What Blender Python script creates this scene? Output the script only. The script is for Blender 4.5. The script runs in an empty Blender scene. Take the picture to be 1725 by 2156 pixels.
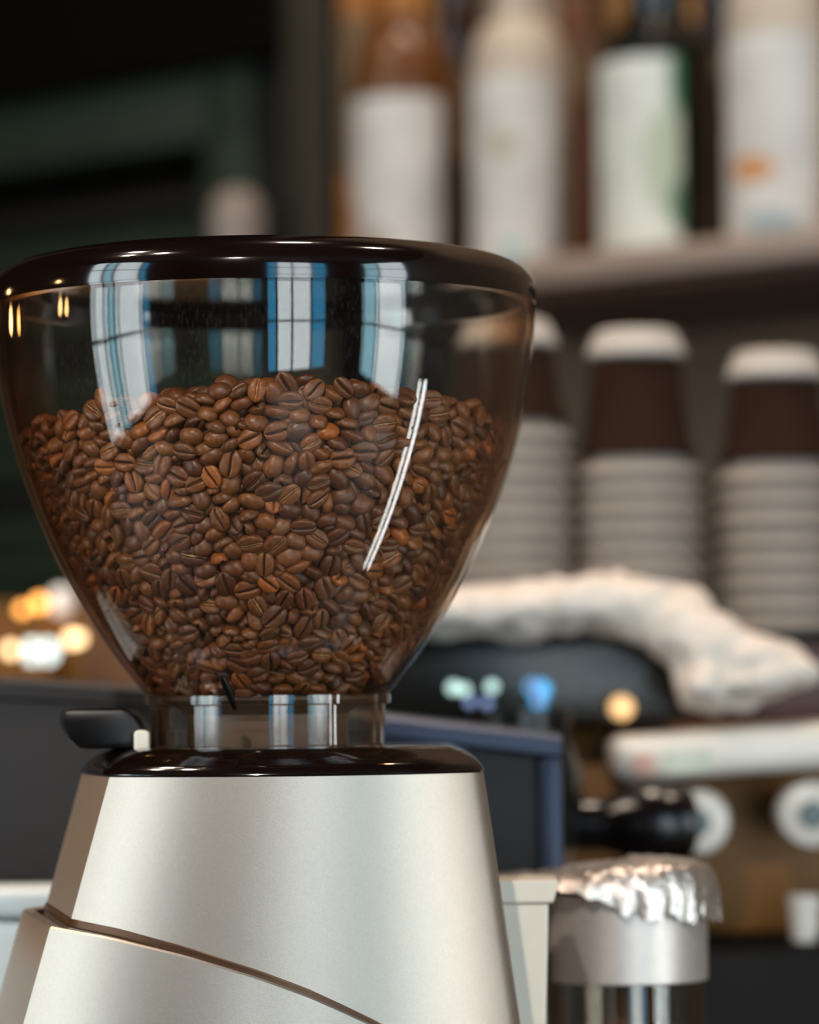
import bpy, bmesh, math, random
import numpy as np
from mathutils import Vector, Matrix, Quaternion, noise

random.seed(11)
scene = bpy.context.scene
COL = scene.collection

# ------------------------------------------------------------------ camera
FPX = 8000.0                      # focal length in pixels of the 1725 x 2156 frame
CAM = Vector((0.0535, -1.416, 0.30))
PITCH = math.atan(362.0 / FPX)
ROLL = math.radians(-0.6)
cam_data = bpy.data.cameras.new('camera')
cam = bpy.data.objects.new('camera', cam_data)
COL.objects.link(cam)
CROT = Matrix.Rotation(math.pi / 2 + PITCH, 3, 'X') @ Matrix.Rotation(ROLL, 3, 'Z')
cam.matrix_world = Matrix.Translation(CAM) @ CROT.to_4x4()
cam_data.sensor_fit = 'HORIZONTAL'
cam_data.sensor_width = 36.0
cam_data.lens = 36.0 * FPX / 1725.0
cam_data.clip_start = 0.02
cam_data.dof.use_dof = True
cam_data.dof.focus_distance = 1.325
cam_data.dof.aperture_fstop = (cam_data.lens / 1000.0) / 0.0225
scene.camera = cam

# ------------------------------------------------------------------ world, windows' daylight, exposure
scene.view_settings.view_transform = 'Standard'
scene.view_settings.look = 'None'
scene.view_settings.exposure = 0.0
scene.view_settings.gamma = 1.0
scene.view_settings.use_curve_mapping = False
scene.cycles.use_denoising = True
scene.cycles.max_bounces = 14
scene.cycles.transparent_max_bounces = 24
scene.cycles.caustics_reflective = False
scene.cycles.sample_clamp_indirect = 6.0
world = bpy.data.worlds.new('overcast_sky')
scene.world = world
world.use_nodes = True
wn = world.node_tree.nodes
wn['Background'].inputs['Color'].default_value = (0.87, 0.95, 1.0, 1)
wn['Background'].inputs['Strength'].default_value = 7.6

ROOM = dict(x0=-2.6, x1=3.2, y0=-4.2, z0=-0.9, z1=2.1)
# (wall axis, wall coordinate, span along the wall, z span)
# each window: clear lights, with tinted panes added to colour the reflections blue
WINDOWS = [('x', ROOM['x0'], (-2.55, -0.72), (-0.75, 1.95)),
           ('y', ROOM['y0'], (0.22, 2.25), (-0.75, 1.95)),
           ('x', ROOM['x1'], (-3.45, -1.05), (-0.75, 1.95))]
LIGHTS = [[(0.0, 0.17, 'blue'), (0.17, 0.62, 'clear'), (0.62, 0.78, 'pale'), (0.78, 1.0, 'clear')],
          [(0.0, 0.16, 'blue'), (0.16, 0.40, 'clear'), (0.40, 0.72, 'clear'), (0.72, 1.0, 'blue')],
          [(0.0, 0.30, 'pale'), (0.30, 0.74, 'clear'), (0.74, 1.0, 'blue')]]
for k, (ax, c, (s0, s1), (z0, z1)) in enumerate(WINDOWS):
    ld = bpy.data.lights.new('window_portal', 'AREA')
    ld.shape = 'RECTANGLE'
    ld.size, ld.size_y = s1 - s0, z1 - z0
    ld.cycles.is_portal = True
    lo = bpy.data.objects.new('window_portal', ld)
    COL.objects.link(lo)
    if ax == 'x':
        lo.location = (c, (s0 + s1) / 2, (z0 + z1) / 2)
        inward = Vector((1, 0, 0)) if c < 0 else Vector((-1, 0, 0))
    else:
        lo.location = ((s0 + s1) / 2, c, (z0 + z1) / 2)
        inward = Vector((0, 1, 0))
    lo.rotation_euler = inward.to_track_quat('-Z', 'Z').to_euler()


def pix(px, py, depth):
    """World point seen at a pixel of the 1725 x 2156 frame, at a distance along the view axis."""
    v = Vector(((px - 862.5) / FPX * depth, (1078.0 - py) / FPX * depth, -depth))
    return CAM + CROT @ v


# ------------------------------------------------------------------ helpers
def srgb(r, g, b):
    f = lambda c: (c / 255 / 12.92) if c / 255 <= 0.04045 else ((c / 255 + 0.055) / 1.055) ** 2.4
    return (f(r), f(g), f(b))


MATS = {}


def mat(name, col, rough=0.5, metal=0.0, coat=0.0, var=0.12, scale=40.0, bump=0.0, bscale=300.0, spec=0.5, **kw):
    """Principled material whose colour varies a little by a noise texture."""
    if name in MATS:
        return MATS[name]
    m = bpy.data.materials.new(name)
    m.use_nodes = True
    nt = m.node_tree
    N, L = nt.nodes, nt.links
    p = N['Principled BSDF']
    tc = N.new('ShaderNodeTexCoord')
    nz = N.new('ShaderNodeTexNoise')
    nz.inputs['Scale'].default_value = scale
    nz.inputs['Detail'].default_value = 4
    L.new(tc.outputs['Object'], nz.inputs['Vector'])
    rp = N.new('ShaderNodeValToRGB')
    rp.color_ramp.elements[0].position = 0.3
    rp.color_ramp.elements[1].position = 0.7
    rp.color_ramp.elements[0].color = (*[c * (1 - var) for c in col], 1)
    rp.color_ramp.elements[1].color = (*[min(1, c * (1 + var)) for c in col], 1)
    L.new(nz.outputs['Fac'], rp.inputs['Fac'])
    L.new(rp.outputs['Color'], p.inputs['Base Color'])
    p.inputs['Roughness'].default_value = rough
    p.inputs['Metallic'].default_value = metal
    p.inputs['Coat Weight'].default_value = coat
    p.inputs['Coat Roughness'].default_value = 0.05
    p.inputs['Specular IOR Level'].default_value = spec
    if bump:
        n2 = N.new('ShaderNodeTexNoise')
        n2.inputs['Scale'].default_value = bscale
        n2.inputs['Detail'].default_value = 3
        L.new(tc.outputs['Object'], n2.inputs['Vector'])
        b = N.new('ShaderNodeBump')
        b.inputs['Strength'].default_value = bump
        b.inputs['Distance'].default_value = 0.002
        L.new(n2.outputs['Fac'], b.inputs['Height'])
        L.new(b.outputs['Normal'], p.inputs['Normal'])
    MATS[name] = m
    return m


def emit(name, col, strength):
    if name in MATS:
        return MATS[name]
    m = bpy.data.materials.new(name)
    m.use_nodes = True
    p = m.node_tree.nodes['Principled BSDF']
    p.inputs['Base Color'].default_value = (*col, 1)
    p.inputs['Emission Color'].default_value = (*col, 1)
    p.inputs['Emission Strength'].default_value = strength
    MATS[name] = m
    return m


def clear_plastic(name, tint_face, tint_edge, haze=0.02, ior=1.49, gloss=1.0):
    """Thin clear acrylic: passes light straight on, mirrors by Fresnel, amber towards the edges where it is thick, a little dust."""
    m = bpy.data.materials.new(name)
    m.use_nodes = True
    nt = m.node_tree
    N, L = nt.nodes, nt.links
    N.remove(N['Principled BSDF'])
    out = N['Material Output']
    lw = N.new('ShaderNodeLayerWeight')
    lw.inputs['Blend'].default_value = 0.5
    rp = N.new('ShaderNodeValToRGB')
    rp.color_ramp.elements[0].position = 0.35
    rp.color_ramp.elements[0].color = (*tint_face, 1)
    rp.color_ramp.elements[1].position = 0.95
    rp.color_ramp.elements[1].color = (*tint_edge, 1)
    L.new(lw.outputs['Facing'], rp.inputs['Fac'])
    tr = N.new('ShaderNodeBsdfTransparent')
    L.new(rp.outputs['Color'], tr.inputs['Color'])
    gl = N.new('ShaderNodeBsdfGlossy')
    gl.inputs['Roughness'].default_value = 0.03
    gl.inputs['Color'].default_value = (gloss, gloss, gloss, 1)
    f0 = ((ior - 1) / (ior + 1)) ** 2
    pw = N.new('ShaderNodeMath')
    pw.operation = 'POWER'
    pw.inputs[1].default_value = 5.0
    L.new(lw.outputs['Facing'], pw.inputs[0])
    ma = N.new('ShaderNodeMath')
    ma.operation = 'MULTIPLY_ADD'
    ma.inputs[1].default_value = 1 - f0
    ma.inputs[2].default_value = f0
    L.new(pw.outputs[0], ma.inputs[0])
    mx = N.new('ShaderNodeMixShader')
    L.new(ma.outputs[0], mx.inputs['Fac'])
    L.new(tr.outputs[0], mx.inputs[1])
    L.new(gl.outputs[0], mx.inputs[2])
    # dust and fine scratches
    tc = N.new('ShaderNodeTexCoord')
    mp = N.new('ShaderNodeMapping')
    mp.inputs['Scale'].default_value = (1, 1, 0.35)
    L.new(tc.outputs['Object'], mp.inputs['Vector'])
    nz = N.new('ShaderNodeTexNoise')
    nz.inputs['Scale'].default_value = 900
    nz.inputs['Detail'].default_value = 2
    L.new(mp.outputs[0], nz.inputs['Vector'])
    nb = N.new('ShaderNodeTexNoise')
    nb.inputs['Scale'].default_value = 26
    nb.inputs['Detail'].default_value = 5
    L.new(tc.outputs['Object'], nb.inputs['Vector'])
    r2 = N.new('ShaderNodeMapRange')
    r2.inputs['From Min'].default_value = 0.55
    r2.inputs['From Max'].default_value = 0.8
    r2.inputs['To Min'].default_value = haze * 0.3
    r2.inputs['To Max'].default_value = haze * 3
    L.new(nz.outputs['Fac'], r2.inputs['Value'])
    mu = N.new('ShaderNodeMath')
    mu.operation = 'MULTIPLY'
    L.new(r2.outputs[0], mu.inputs[0])
    L.new(nb.outputs['Fac'], mu.inputs[1])
    df = N.new('ShaderNodeBsdfDiffuse')
    df.inputs['Color'].default_value = (0.8, 0.75, 0.68, 1)
    m2 = N.new('ShaderNodeMixShader')
    L.new(mu.outputs[0], m2.inputs['Fac'])
    L.new(mx.outputs[0], m2.inputs[1])
    L.new(df.outputs[0], m2.inputs[2])
    L.new(m2.outputs[0], out.inputs['Surface'])
    MATS[name] = m
    return m


def obj(name, bm, material, parent=None, smooth=True, angle=35):
    me = bpy.data.meshes.new(name)
    bmesh.ops.recalc_face_normals(bm, faces=bm.faces[:])
    if smooth:
        for f in bm.faces:
            f.smooth = True
        lim = math.radians(angle)
        for e in bm.edges:
            if len(e.link_faces) == 2 and e.calc_face_angle(0) > lim:
                e.smooth = False
    bm.to_mesh(me)
    bm.free()
    me.materials.append(material)
    o = bpy.data.objects.new(name, me)
    COL.objects.link(o)
    o.parent = parent
    return o


def thing(name, label, cat, loc=(0, 0, 0), rz=0.0, group=None):
    o = bpy.data.objects.new(name, None)
    o.empty_display_size = 0.02
    COL.objects.link(o)
    o.location = loc
    o.rotation_euler = (0, 0, rz)
    return tag(o, label, cat, group)


def tag(o, label, cat, group=None, kind=None):
    o['label'] = label
    o['category'] = cat
    if group:
        o['group'] = group
    if kind:
        o['kind'] = kind
    return o


def struct(o):
    o['kind'] = 'structure'
    return o


def lathe(pts, n=64, axis='Z', cap0=True, cap1=True, origin=(0, 0, 0), a0=0.0, a1=2 * math.pi, bm=None):
    """Surface of revolution of (radius, height) pairs."""
    bm = bm or bmesh.new()
    full = abs(a1 - a0 - 2 * math.pi) < 1e-6
    cnt = n if full else n + 1
    rings = []
    ox, oy, oz = origin
    for r, h in pts:
        ring = []
        for i in range(cnt):
            a = a0 + (a1 - a0) * i / n
            c, s = r * math.cos(a), r * math.sin(a)
            v = {'Z': (c, s, h), 'X': (h, c, s), 'Y': (c, h, s)}[axis]
            ring.append(bm.verts.new((v[0] + ox, v[1] + oy, v[2] + oz)))
        rings.append(ring)
    for a, b in zip(rings, rings[1:]):
        for i in range(n):
            j = (i + 1) % cnt
            bm.faces.new((a[i], a[j], b[j], b[i]))
    if full and cap0 and pts[0][0] > 1e-6:
        bm.faces.new(rings[0])
    if full and cap1 and pts[-1][0] > 1e-6:
        bm.faces.new(rings[-1])
    return bm


def box(x0, x1, y0, y1, z0, z1, bevel=0.0, seg=2, bm=None):
    b2 = bmesh.new()
    bmesh.ops.create_cube(b2, size=1)
    for v in b2.verts:
        v.co = Vector((x0 + (v.co.x + .5) * (x1 - x0), y0 + (v.co.y + .5) * (y1 - y0), z0 + (v.co.z + .5) * (z1 - z0)))
    if bevel:
        bmesh.ops.bevel(b2, geom=b2.edges[:], offset=bevel, segments=seg, affect='EDGES', profile=0.5)
    if bm is None:
        return b2
    me = bpy.data.meshes.new('tmp')
    b2.to_mesh(me)
    b2.free()
    bm.from_mesh(me)
    bpy.data.meshes.remove(me)
    return bm


def prism(poly, d0, d1, axis='Y', bevel=0.0, seg=2):
    """Polygon of (a, b) pairs extruded from d0 to d1. axis Y: a = x, b = z."""
    bm = bmesh.new()
    mk = {'Y': lambda a, b, d: (a, d, b), 'Z': lambda a, b, d: (a, b, d), 'X': lambda a, b, d: (d, a, b)}[axis]
    f0 = [bm.verts.new(mk(a, b, d0)) for a, b in poly]
    f1 = [bm.verts.new(mk(a, b, d1)) for a, b in poly]
    bm.faces.new(f0)
    bm.faces.new(f1[::-1])
    n = len(poly)
    for i in range(n):
        bm.faces.new((f0[i], f0[(i + 1) % n], f1[(i + 1) % n], f1[i]))
    if bevel:
        bmesh.ops.recalc_face_normals(bm, faces=bm.faces[:])
        es = [e for e in bm.edges if len(e.link_faces) == 2 and e.calc_face_angle(0) > 0.5]
        bmesh.ops.bevel(bm, geom=es, offset=bevel, segments=seg, affect='EDGES', profile=0.5)
    return bm


def tube(path, radii, n=16, bm=None, flat=1.0):
    """Round tube along a list of points."""
    bm = bm or bmesh.new()
    pts = [Vector(p) for p in path]
    if not hasattr(radii, '__len__'):
        radii = [radii] * len(pts)
    rings = []
    up = Vector((0, 0, 1))
    for i, p in enumerate(pts):
        t = (pts[min(i + 1, len(pts) - 1)] - pts[max(i - 1, 0)]).normalized()
        ref = up if abs(t.dot(up)) < 0.95 else Vector((0, 1, 0))
        s = t.cross(ref).normalized()
        w = s.cross(t)
        rings.append([bm.verts.new(p + radii[i] * (math.cos(2 * math.pi * k / n) * s + flat * math.sin(2 * math.pi * k / n) * w)) for k in range(n)])
    for a, b in zip(rings, rings[1:]):
        for k in range(n):
            bm.faces.new((a[k], a[(k + 1) % n], b[(k + 1) % n], b[k]))
    bm.faces.new(rings[0])
    bm.faces.new(rings[-1])
    return bm


def copy_tree(o, parent=None):
    c = o.copy()
    COL.objects.link(c)
    c.parent = parent
    for ch in [x for x in bpy.data.objects if x.parent == o]:
        copy_tree(ch, c)
    return c


def lerp(a, b, t):
    return a + (b - a) * t


def interp(x, xs, ys):
    return float(np.interp(x, xs, ys))


# ------------------------------------------------------------------ the room
X0, X1, Y0, Z0, Z1 = ROOM['x0'], ROOM['x1'], ROOM['y0'], ROOM['z0'], ROOM['z1']
M_wallroom = mat('dark_brown_plaster', srgb(60, 45, 35), 0.8, var=0.1, scale=6, bump=0.2)
M_floor = mat('dark_wood_floor', srgb(46, 32, 23), 0.45, var=0.25, scale=3)
M_ceil = mat('dark_ceiling', srgb(42, 34, 29), 0.8, scale=5)
M_greige = mat('greige_plaster', srgb(116, 95, 76), 0.8, var=0.12, scale=7, bump=0.2)
M_frame = mat('dark_window_frame', srgb(40, 44, 44), 0.4)

struct(obj('floor', box(X0, X1, Y0, 4.2, Z0 - 0.1, Z0), M_floor, smooth=False))
struct(obj('ceiling', box(X0, X1, Y0, 4.2, Z1, Z1 + 0.1), M_ceil, smooth=False))


def wall_with_window(name, ax, c, lo, hi, out, win):
    (s0, s1), (z0, z1) = win
    bm = bmesh.new()
    for (a, b, p, q) in ((lo, s0, Z0, Z1), (s1, hi, Z0, Z1), (s0, s1, Z0, z0), (s0, s1, z1, Z1)):
        d0, d1 = min(c, c + out), max(c, c + out)
        if ax == 'x':
            box(d0, d1, a, b, p, q, bm=bm)
        else:
            box(a, b, d0, d1, p, q, bm=bm)
    return struct(obj(name, bm, M_wallroom, smooth=False))


wall_with_window('wall_left', 'x', X0, Y0, 4.2, -0.12, WINDOWS[0][2:])
wall_with_window('wall_rear', 'y', Y0, X0, X1, -0.12, WINDOWS[1][2:])
wall_with_window('wall_right', 'x', X1, Y0, 4.2, 0.12, WINDOWS[2][2:])
M_PANES = {'clear': clear_plastic('window_glass', (0.98, 0.99, 0.985), (0.9, 0.95, 0.93), haze=0.0),
           'pale': clear_plastic('pale_teal_glass', (0.62, 0.80, 0.84), (0.5, 0.7, 0.75), haze=0.0),
           'blue': clear_plastic('blue_glass', (0.22, 0.52, 0.68), (0.15, 0.4, 0.6), haze=0.0)}
for k, (ax, c, (s0, s1), (z0, z1)) in enumerate(WINDOWS):
    w = bpy.data.objects.new('window_%d' % (k + 1), None)
    COL.objects.link(w)
    struct(w)
    out = 0.06 if (ax == 'x' and c > 0) else -0.06
    cc = c + out

    def wbox(a, b, p, q, t=0.025):
        return box(cc - t, cc + t, a, b, p, q) if ax == 'x' else box(a, b, cc - t, cc + t, p, q)
    fr = 0.05
    for a, b, p, q in ((s0, s0 + fr, z0, z1), (s1 - fr, s1, z0, z1), (s0, s1, z0, z0 + fr), (s0, s1, z1 - fr, z1)):
        obj('frame_bar', wbox(a, b, p, q), M_frame, w, smooth=False)
    cuts = [lt[0] for lt in LIGHTS[k]][1:]
    for c_ in cuts:
        m_ = lerp(s0, s1, c_)
        obj('mullion', wbox(m_ - 0.03, m_ + 0.03, z0, z1, 0.02), M_frame, w, smooth=False)
    for zz in (lerp(z0, z1, 0.36), lerp(z0, z1, 0.70)):
        obj('transom', wbox(s0, s1, zz - 0.02, zz + 0.02, 0.018), M_frame, w, smooth=False)
    for (p0, p1, tint) in LIGHTS[k]:
        obj('pane', wbox(lerp(s0, s1, p0) + 0.002, lerp(s0, s1, p1) - 0.002, z0 + fr, z1 - fr, 0.003), M_PANES[tint], w, smooth=False)

# the back wall runs at an angle to the view: nearer on the right
YAW = math.radians(44)
UDIR = Vector((math.cos(YAW), -math.sin(YAW), 0))
NDIR = Vector((math.sin(YAW), math.cos(YAW), 0))
W0 = pix(1350, 560, 2.45)
W0.z = 0
WALLW = 0.27                       # wall surface behind the shelf's front edge


def wall_uz(px, py, w=0.0):
    """(u, z) in the back wall's frame where the sight line of a pixel meets the plane w behind the shelf front."""
    d = (pix(px, py, 1.0) - CAM).normalized()
    t = ((W0 - CAM).dot(NDIR) + w) / d.dot(NDIR)
    p = CAM + d * t
    return (p - W0).dot(UDIR), p.z


def wall_empty(name, u, w, z=0.0):
    o = bpy.data.objects.new(name, None)
    COL.objects.link(o)
    p = W0 + UDIR * u + NDIR * w
    o.location = (p.x, p.y, z)
    o.rotation_euler = (0, 0, -YAW)
    return o


bw = wall_empty('wall_back', 0, 0)
struct(bw)
obj('plaster', box(-4.6, 4.2, WALLW, WALLW + 0.12, Z0, Z1), M_greige, bw, smooth=False)

# serving counter
M_counter = mat('dark_stone_counter', srgb(48, 42, 38), 0.35, var=0.25, scale=60)
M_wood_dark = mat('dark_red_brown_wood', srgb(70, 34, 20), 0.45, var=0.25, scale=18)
ct = thing('counter', 'dark stone topped wooden serving counter under the coffee grinder', 'counter')
obj('worktop', box(-1.7, 0.44, -0.22, 1.12, -0.04, 0.0, 0.004), M_counter, ct)
obj('cabinet', box(-1.65, 0.42, -0.17, 1.1, Z0, -0.04), M_wood_dark, ct, smooth=False)

# ------------------------------------------------------------------ the coffee grinder
S = 5650.0                         # pixels per metre at the grinder's axis


def gz(py):
    return 0.30 + (1440.0 - py) / S


def gzf(py):
    """Height of a pixel row on the front of the body, which stands nearer than the axis."""
    return 0.30 + (1440.0 - py) / 5960.0


def gx(px):
    return (px - 560.0) / S


M_silver = mat('satin_silver_paint', srgb(180, 168, 156), 0.44, metal=0.95, var=0.03, scale=900, bump=0.05, bscale=2600)
M_black = mat('glossy_black_plastic', srgb(15, 6, 4), 0.08, coat=0.0, var=0.2, scale=30, spec=0.85)
M_matblack = mat('black_plastic', srgb(9, 6, 5), 0.35, spec=0.25, var=0.2, scale=30)
M_acrylic = clear_plastic('clear_hopper_acrylic', (0.965, 0.95, 0.925), (0.60, 0.36, 0.16), haze=0.007)
M_white_plastic = mat('white_plastic', srgb(216, 204, 186), 0.45, var=0.04)
M_throat = mat('brown_throat', srgb(84, 58, 36), 0.5, var=0.2)

gr = thing('coffee_grinder', 'silver coffee grinder with a big clear bean hopper and black lid', 'coffee grinder')

# hopper: clear bowl, outside then inside
PROF = [(645, 571), (735, 566), (828, 555), (897, 541), (980, 520), (1080, 481), (1212, 419), (1328, 356), (1403, 299), (1440, 270), (1457, 254)]


def smooth_profile(pr, n=60):
    ys = np.array([p[0] for p in pr], float)
    rs = np.array([p[1] for p in pr], float)
    c = np.polyfit(ys[:-1], rs[:-1], 4)
    yy = np.linspace(ys[0], ys[-1], n)
    rr = np.polyval(c, yy)
    return list(zip(yy, rr))


SP = smooth_profile(PROF)
RIM_Z = gz(640)
outer = [(r / S, gz(y)) for y, r in SP]
thick = 0.0030
inner = [(r - thick, z) for r, z in outer]
bm = lathe([(outer[0][0] - thick, RIM_Z + 0.004), (outer[0][0], RIM_Z + 0.004)] + outer + inner[::-1], 128, cap0=False, cap1=False)
hop = obj('hopper', bm, M_acrylic, gr, angle=60)

# clear neck below the hopper, with its flange ring
RN = 251 / S
bm = lathe([(RN - 0.0005, gz(1458)), (RN + 0.0012, gz(1460)), (RN + 0.0012, gz(1478)), (RN - 0.0008, gz(1481)), (RN - 0.0008, gz(1563)),
            (RN - 0.0036, gz(1563)), (RN - 0.0036, gz(1458))], 96, cap0=False, cap1=False)
obj('hopper_neck', bm, M_acrylic, gr, angle=30)
bm = lathe([(0.030, gz(1565)), (0.030, gz(1500)), (0.034, gz(1485)), (0.0395, gz(1470)), (0.0395, gz(1463)), (0.0, gz(1463))], 64, cap0=False)
obj('throat', bm, M_throat, gr)
# slide gate handle in the neck
bm = tube([pix(468, 1425, 1.352), pix(480, 1452, 1.355), pix(490, 1478, 1.358), pix(494, 1492, 1.36)], [0.0012, 0.0016, 0.0011, 0.0007], 8)
obj('gate_pin', bm, M_matblack, gr)

# lid
lid_px = [(560, 0), (573, 0), (574, 6), (574, 38), (571, 46), (563, 60), (548, 73), (520, 86), (480, 95), (420, 101), (300, 105), (0, 107)]
bm = lathe([(0.0, RIM_Z + 0.006), (0.094, RIM_Z + 0.006), (0.0955, RIM_Z)] + [(r / S, RIM_Z + h / S) for r, h in lid_px], 128)
obj('lid', bm, M_black, gr, angle=24)

# body shells -------------------------------------------------------------
TOPY, BOTY = 1632.0, 3228.0


def section(py, low=False):
    """Body outline at a height, as (x, y) from the left back corner round the front to the right back corner."""
    k = py - 1632.0
    xa = 250 - 0.268 * k
    xb = 168 - 0.272 * k
    xr = 1008 + 0.136 * k - 0.00001 * k * k
    if py > 2300:
        q = py - 2300
        xa += 0.2 * q
        xb += 0.2 * q
        xr -= 0.08 * q
    q0, q1, rim = math.radians(35), math.radians(42), 26
    R = (xr - rim - xa) / (math.sin(q0) + math.sin(q1))
    cx = xa + math.sin(q0) * R
    yoff = R - 410                     # keeps the front of the body at the same distance
    pts = []
    ax, ay = xa, yoff - math.cos(q0) * R
    bx, by = xb, ay + 300
    pts.append((bx + 40, 330))
    pts.append((bx, by + 30))
    for t in (0.0, 0.25, 0.5, 0.75):
        pts.append((lerp(bx, ax, t), lerp(by, ay, t)))
    for i in range(0, 33):
        th = -q0 + (q1 + q0) * i / 32
        pts.append((cx + R * math.sin(th), yoff - R * math.cos(th)))
    rc = rim / (1 - math.sin(q1))
    ex, ey = pts[-1]
    for i in range(1, 9):
        th = q1 + (math.pi / 2 - q1) * i / 8
        pts.append((ex + rc * (math.sin(th) - math.sin(q1)), ey + rc * (math.cos(q1) - math.cos(th))))
    pts.append((xr, 200))
    pts.append((xr - 60, 330))
    out = []
    for x, y in pts:
        if low:
            o = interp(x, [bx, ax, 330, 560, 1100], [46, 46, 30, 13, 10])
            dx, dy = x - (cx + 20), y - 40
            d = math.hypot(dx, dy)
            x, y = x + dx / d * o, y + dy / d * o
        out.append((gx(x), y / S))
    return out


def loft(rows, bm=None, close_ring=True):
    bm = bm or bmesh.new()
    vs = [[bm.verts.new(p) for p in row] for row in rows]
    n = len(vs[0])
    for a, b in zip(vs, vs[1:]):
        for i in range(n if close_ring else n - 1):
            bm.faces.new((a[i], a[(i + 1) % n], b[(i + 1) % n], b[i]))
    return bm, vs


sec0 = section(TOPY)
cxm, cym = gx(600), 0.02


def inset(sec, s):
    return [(cxm + (x - cxm) * s, cym + (y - cym) * s) for x, y in sec]


rows = [[(x, y, gzf(1629)) for x, y in inset(sec0, 0.93)], [(x, y, gzf(1629)) for x, y in inset(sec0, 0.992)], [(x, y, gzf(1632)) for x, y in sec0]]
for py in np.linspace(1660, 2300, 14):
    rows.append([(x, y, gzf(py)) for x, y in section(py)])
bm, _ = loft(rows)
obj('upper_shell', bm, M_silver, gr, angle=32)


def seam(px):
    return interp(px, [-60, 45, 125, 250, 400, 550, 650, 730, 790, 900, 1100, 1200], [1926, 1930, 1946, 1966, 2002, 2050, 2090, 2130, 2162, 2230, 2380, 2460])


def seam_py(i, npts):
    x, _ = section(2000, True)[i]
    px = 560 + x * S
    for _ in range(3):
        x, _y = section(seam(px), True)[i]
        px = 560 + x * S
    return seam(px)


NP = len(sec0)
tops = [seam_py(i, NP) for i in range(NP)]
rows = []


def low_pt(i, py, s=1.0):
    x, y = section(py, True)[i]
    return (cxm + (x - cxm) * s, cym + (y - cym) * s, gzf(py))


rows.append([low_pt(i, tops[i] + 3, 0.955) for i in range(NP)])
rows.append([low_pt(i, tops[i], 0.985) for i in range(NP)])
rows.append([low_pt(i, tops[i], 0.995) for i in range(NP)])
rows.append([low_pt(i, tops[i] + 4, 1.0) for i in range(NP)])
for t in np.linspace(0.08, 1, 14):
    rows.append([low_pt(i, lerp(tops[i] + 4, BOTY - 60, t)) for i in range(NP)])
bm, _ = loft(rows)
obj('lower_shell', bm, M_silver, gr, angle=32)
rows = [[(x, y, z) for x, y, z in [low_pt(i, BOTY - 62, 1.02) for i in range(NP)]], [(x, y, 0.0) for x, y, z in [low_pt(i, BOTY, 1.04) for i in range(NP)]]]
bm, vs = loft(rows)
bm.faces.new(vs[0])
bm.faces.new(vs[1])
obj('foot_plate', bm, M_matblack, gr)
# brown joint strip between the shells, standing in for groove shading
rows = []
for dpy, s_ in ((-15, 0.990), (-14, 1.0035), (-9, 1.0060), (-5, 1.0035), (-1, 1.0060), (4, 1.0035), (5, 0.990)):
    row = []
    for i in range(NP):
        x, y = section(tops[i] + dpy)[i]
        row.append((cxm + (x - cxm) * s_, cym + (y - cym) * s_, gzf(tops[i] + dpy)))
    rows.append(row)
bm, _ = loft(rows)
obj('joint_strip', bm, mat('joint_groove_shade', srgb(84, 56, 34), 0.38, metal=0.5, var=0.1), gr, angle=60)

# black cap on top of the body
prof = [(1.0, 1631), (1.004, 1627), (1.0, 1618), (0.975, 1602), (0.94, 1588), (0.90, 1577), (0.85, 1569), (0.80, 1566), (0.4, 1564)]
rows = [[(x, y, lerp(gzf(py), gz(py), min(1, (1632 - py) / 60))) for x, y in inset(sec0, s)] for s, py in prof]
bm, vs = loft(rows)
bm.faces.new(vs[-1])
obj('top_cap', bm, M_black, gr, angle=30)

# hopper lock on the left of the neck
poly = [(132, 1489), (150, 1486), (262, 1486), (276, 1491), (290, 1503), (301, 1520), (312, 1545), (318, 1566), (172, 1569), (150, 1548), (134, 1520)]
bm = prism([(gx(a), gz(b)) for a, b in poly], -0.020, 0.022, 'Y', bevel=0.0015)
obj('hopper_lock', bm, M_matblack, gr, angle=30)
bm = prism([(gx(a), gz(b)) for a, b in [(289, 1574), (289, 1534), (296, 1529), (314, 1530), (321, 1535), (321, 1574)]], -0.028, -0.0205, 'Y', bevel=0.0008)
obj('lock_tab', bm, M_white_plastic, gr, smooth=False)

# doser at the right: bracket, clear chamber with a silver ring
DC = pix(1318, 1970, 1.52)          # centre of the ring
SD = FPX / 1.52
bm = prism([(gx(a), gz(b)) for a, b in [(960, 1858), (1170, 1858), (1166, 1880), (1158, 1906), (960, 1906)]], 0.012, 0.05, 'Y', bevel=0.0008)
obj('chute_cover', bm, M_white_plastic, gr, smooth=False)
bm = prism([(gx(a), gz(b)) for a, b in [(960, 1907), (1148, 1907), (1136, 2300), (960, 2300)]], 0.014, 0.05, 'Y', bevel=0.0008)
obj('chute', bm, M_white_plastic, gr, smooth=False)
RD = 172 / SD
obj('doser_mount', box(gx(940), DC.x - RD * 0.985, DC.y - 0.012, DC.y + 0.014, 0.075, DC.z + 0.006, 0.002), M_silver, gr)
zr1, zr0 = DC.z + 100 / SD, DC.z - 92 / SD
bm = lathe([(RD - 0.003, zr0), (RD - 0.0005, zr0), (RD, zr0 + 0.0006), (RD, zr1 - 0.002), (RD - 0.002, zr1), (0.0, zr1)], 96, cap0=False, origin=(DC.x, DC.y, 0))
M_ring = mat('brushed_aluminium', srgb(196, 186, 178), 0.46, metal=0.72, var=0.05, scale=200)
obj('doser_ring', bm, M_ring, gr)
M_chamber = clear_plastic('clear_doser_plastic', (0.92, 0.88, 0.82), (0.55, 0.34, 0.16), haze=0.01)
bm = lathe([(RD - 0.001, zr0), (RD - 0.001, 0.11), (RD - 0.004, 0.11), (RD - 0.004, zr0)], 96, cap0=False, cap1=False, origin=(DC.x, DC.y, 0))
obj('doser_chamber', bm, M_chamber, gr)
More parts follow.
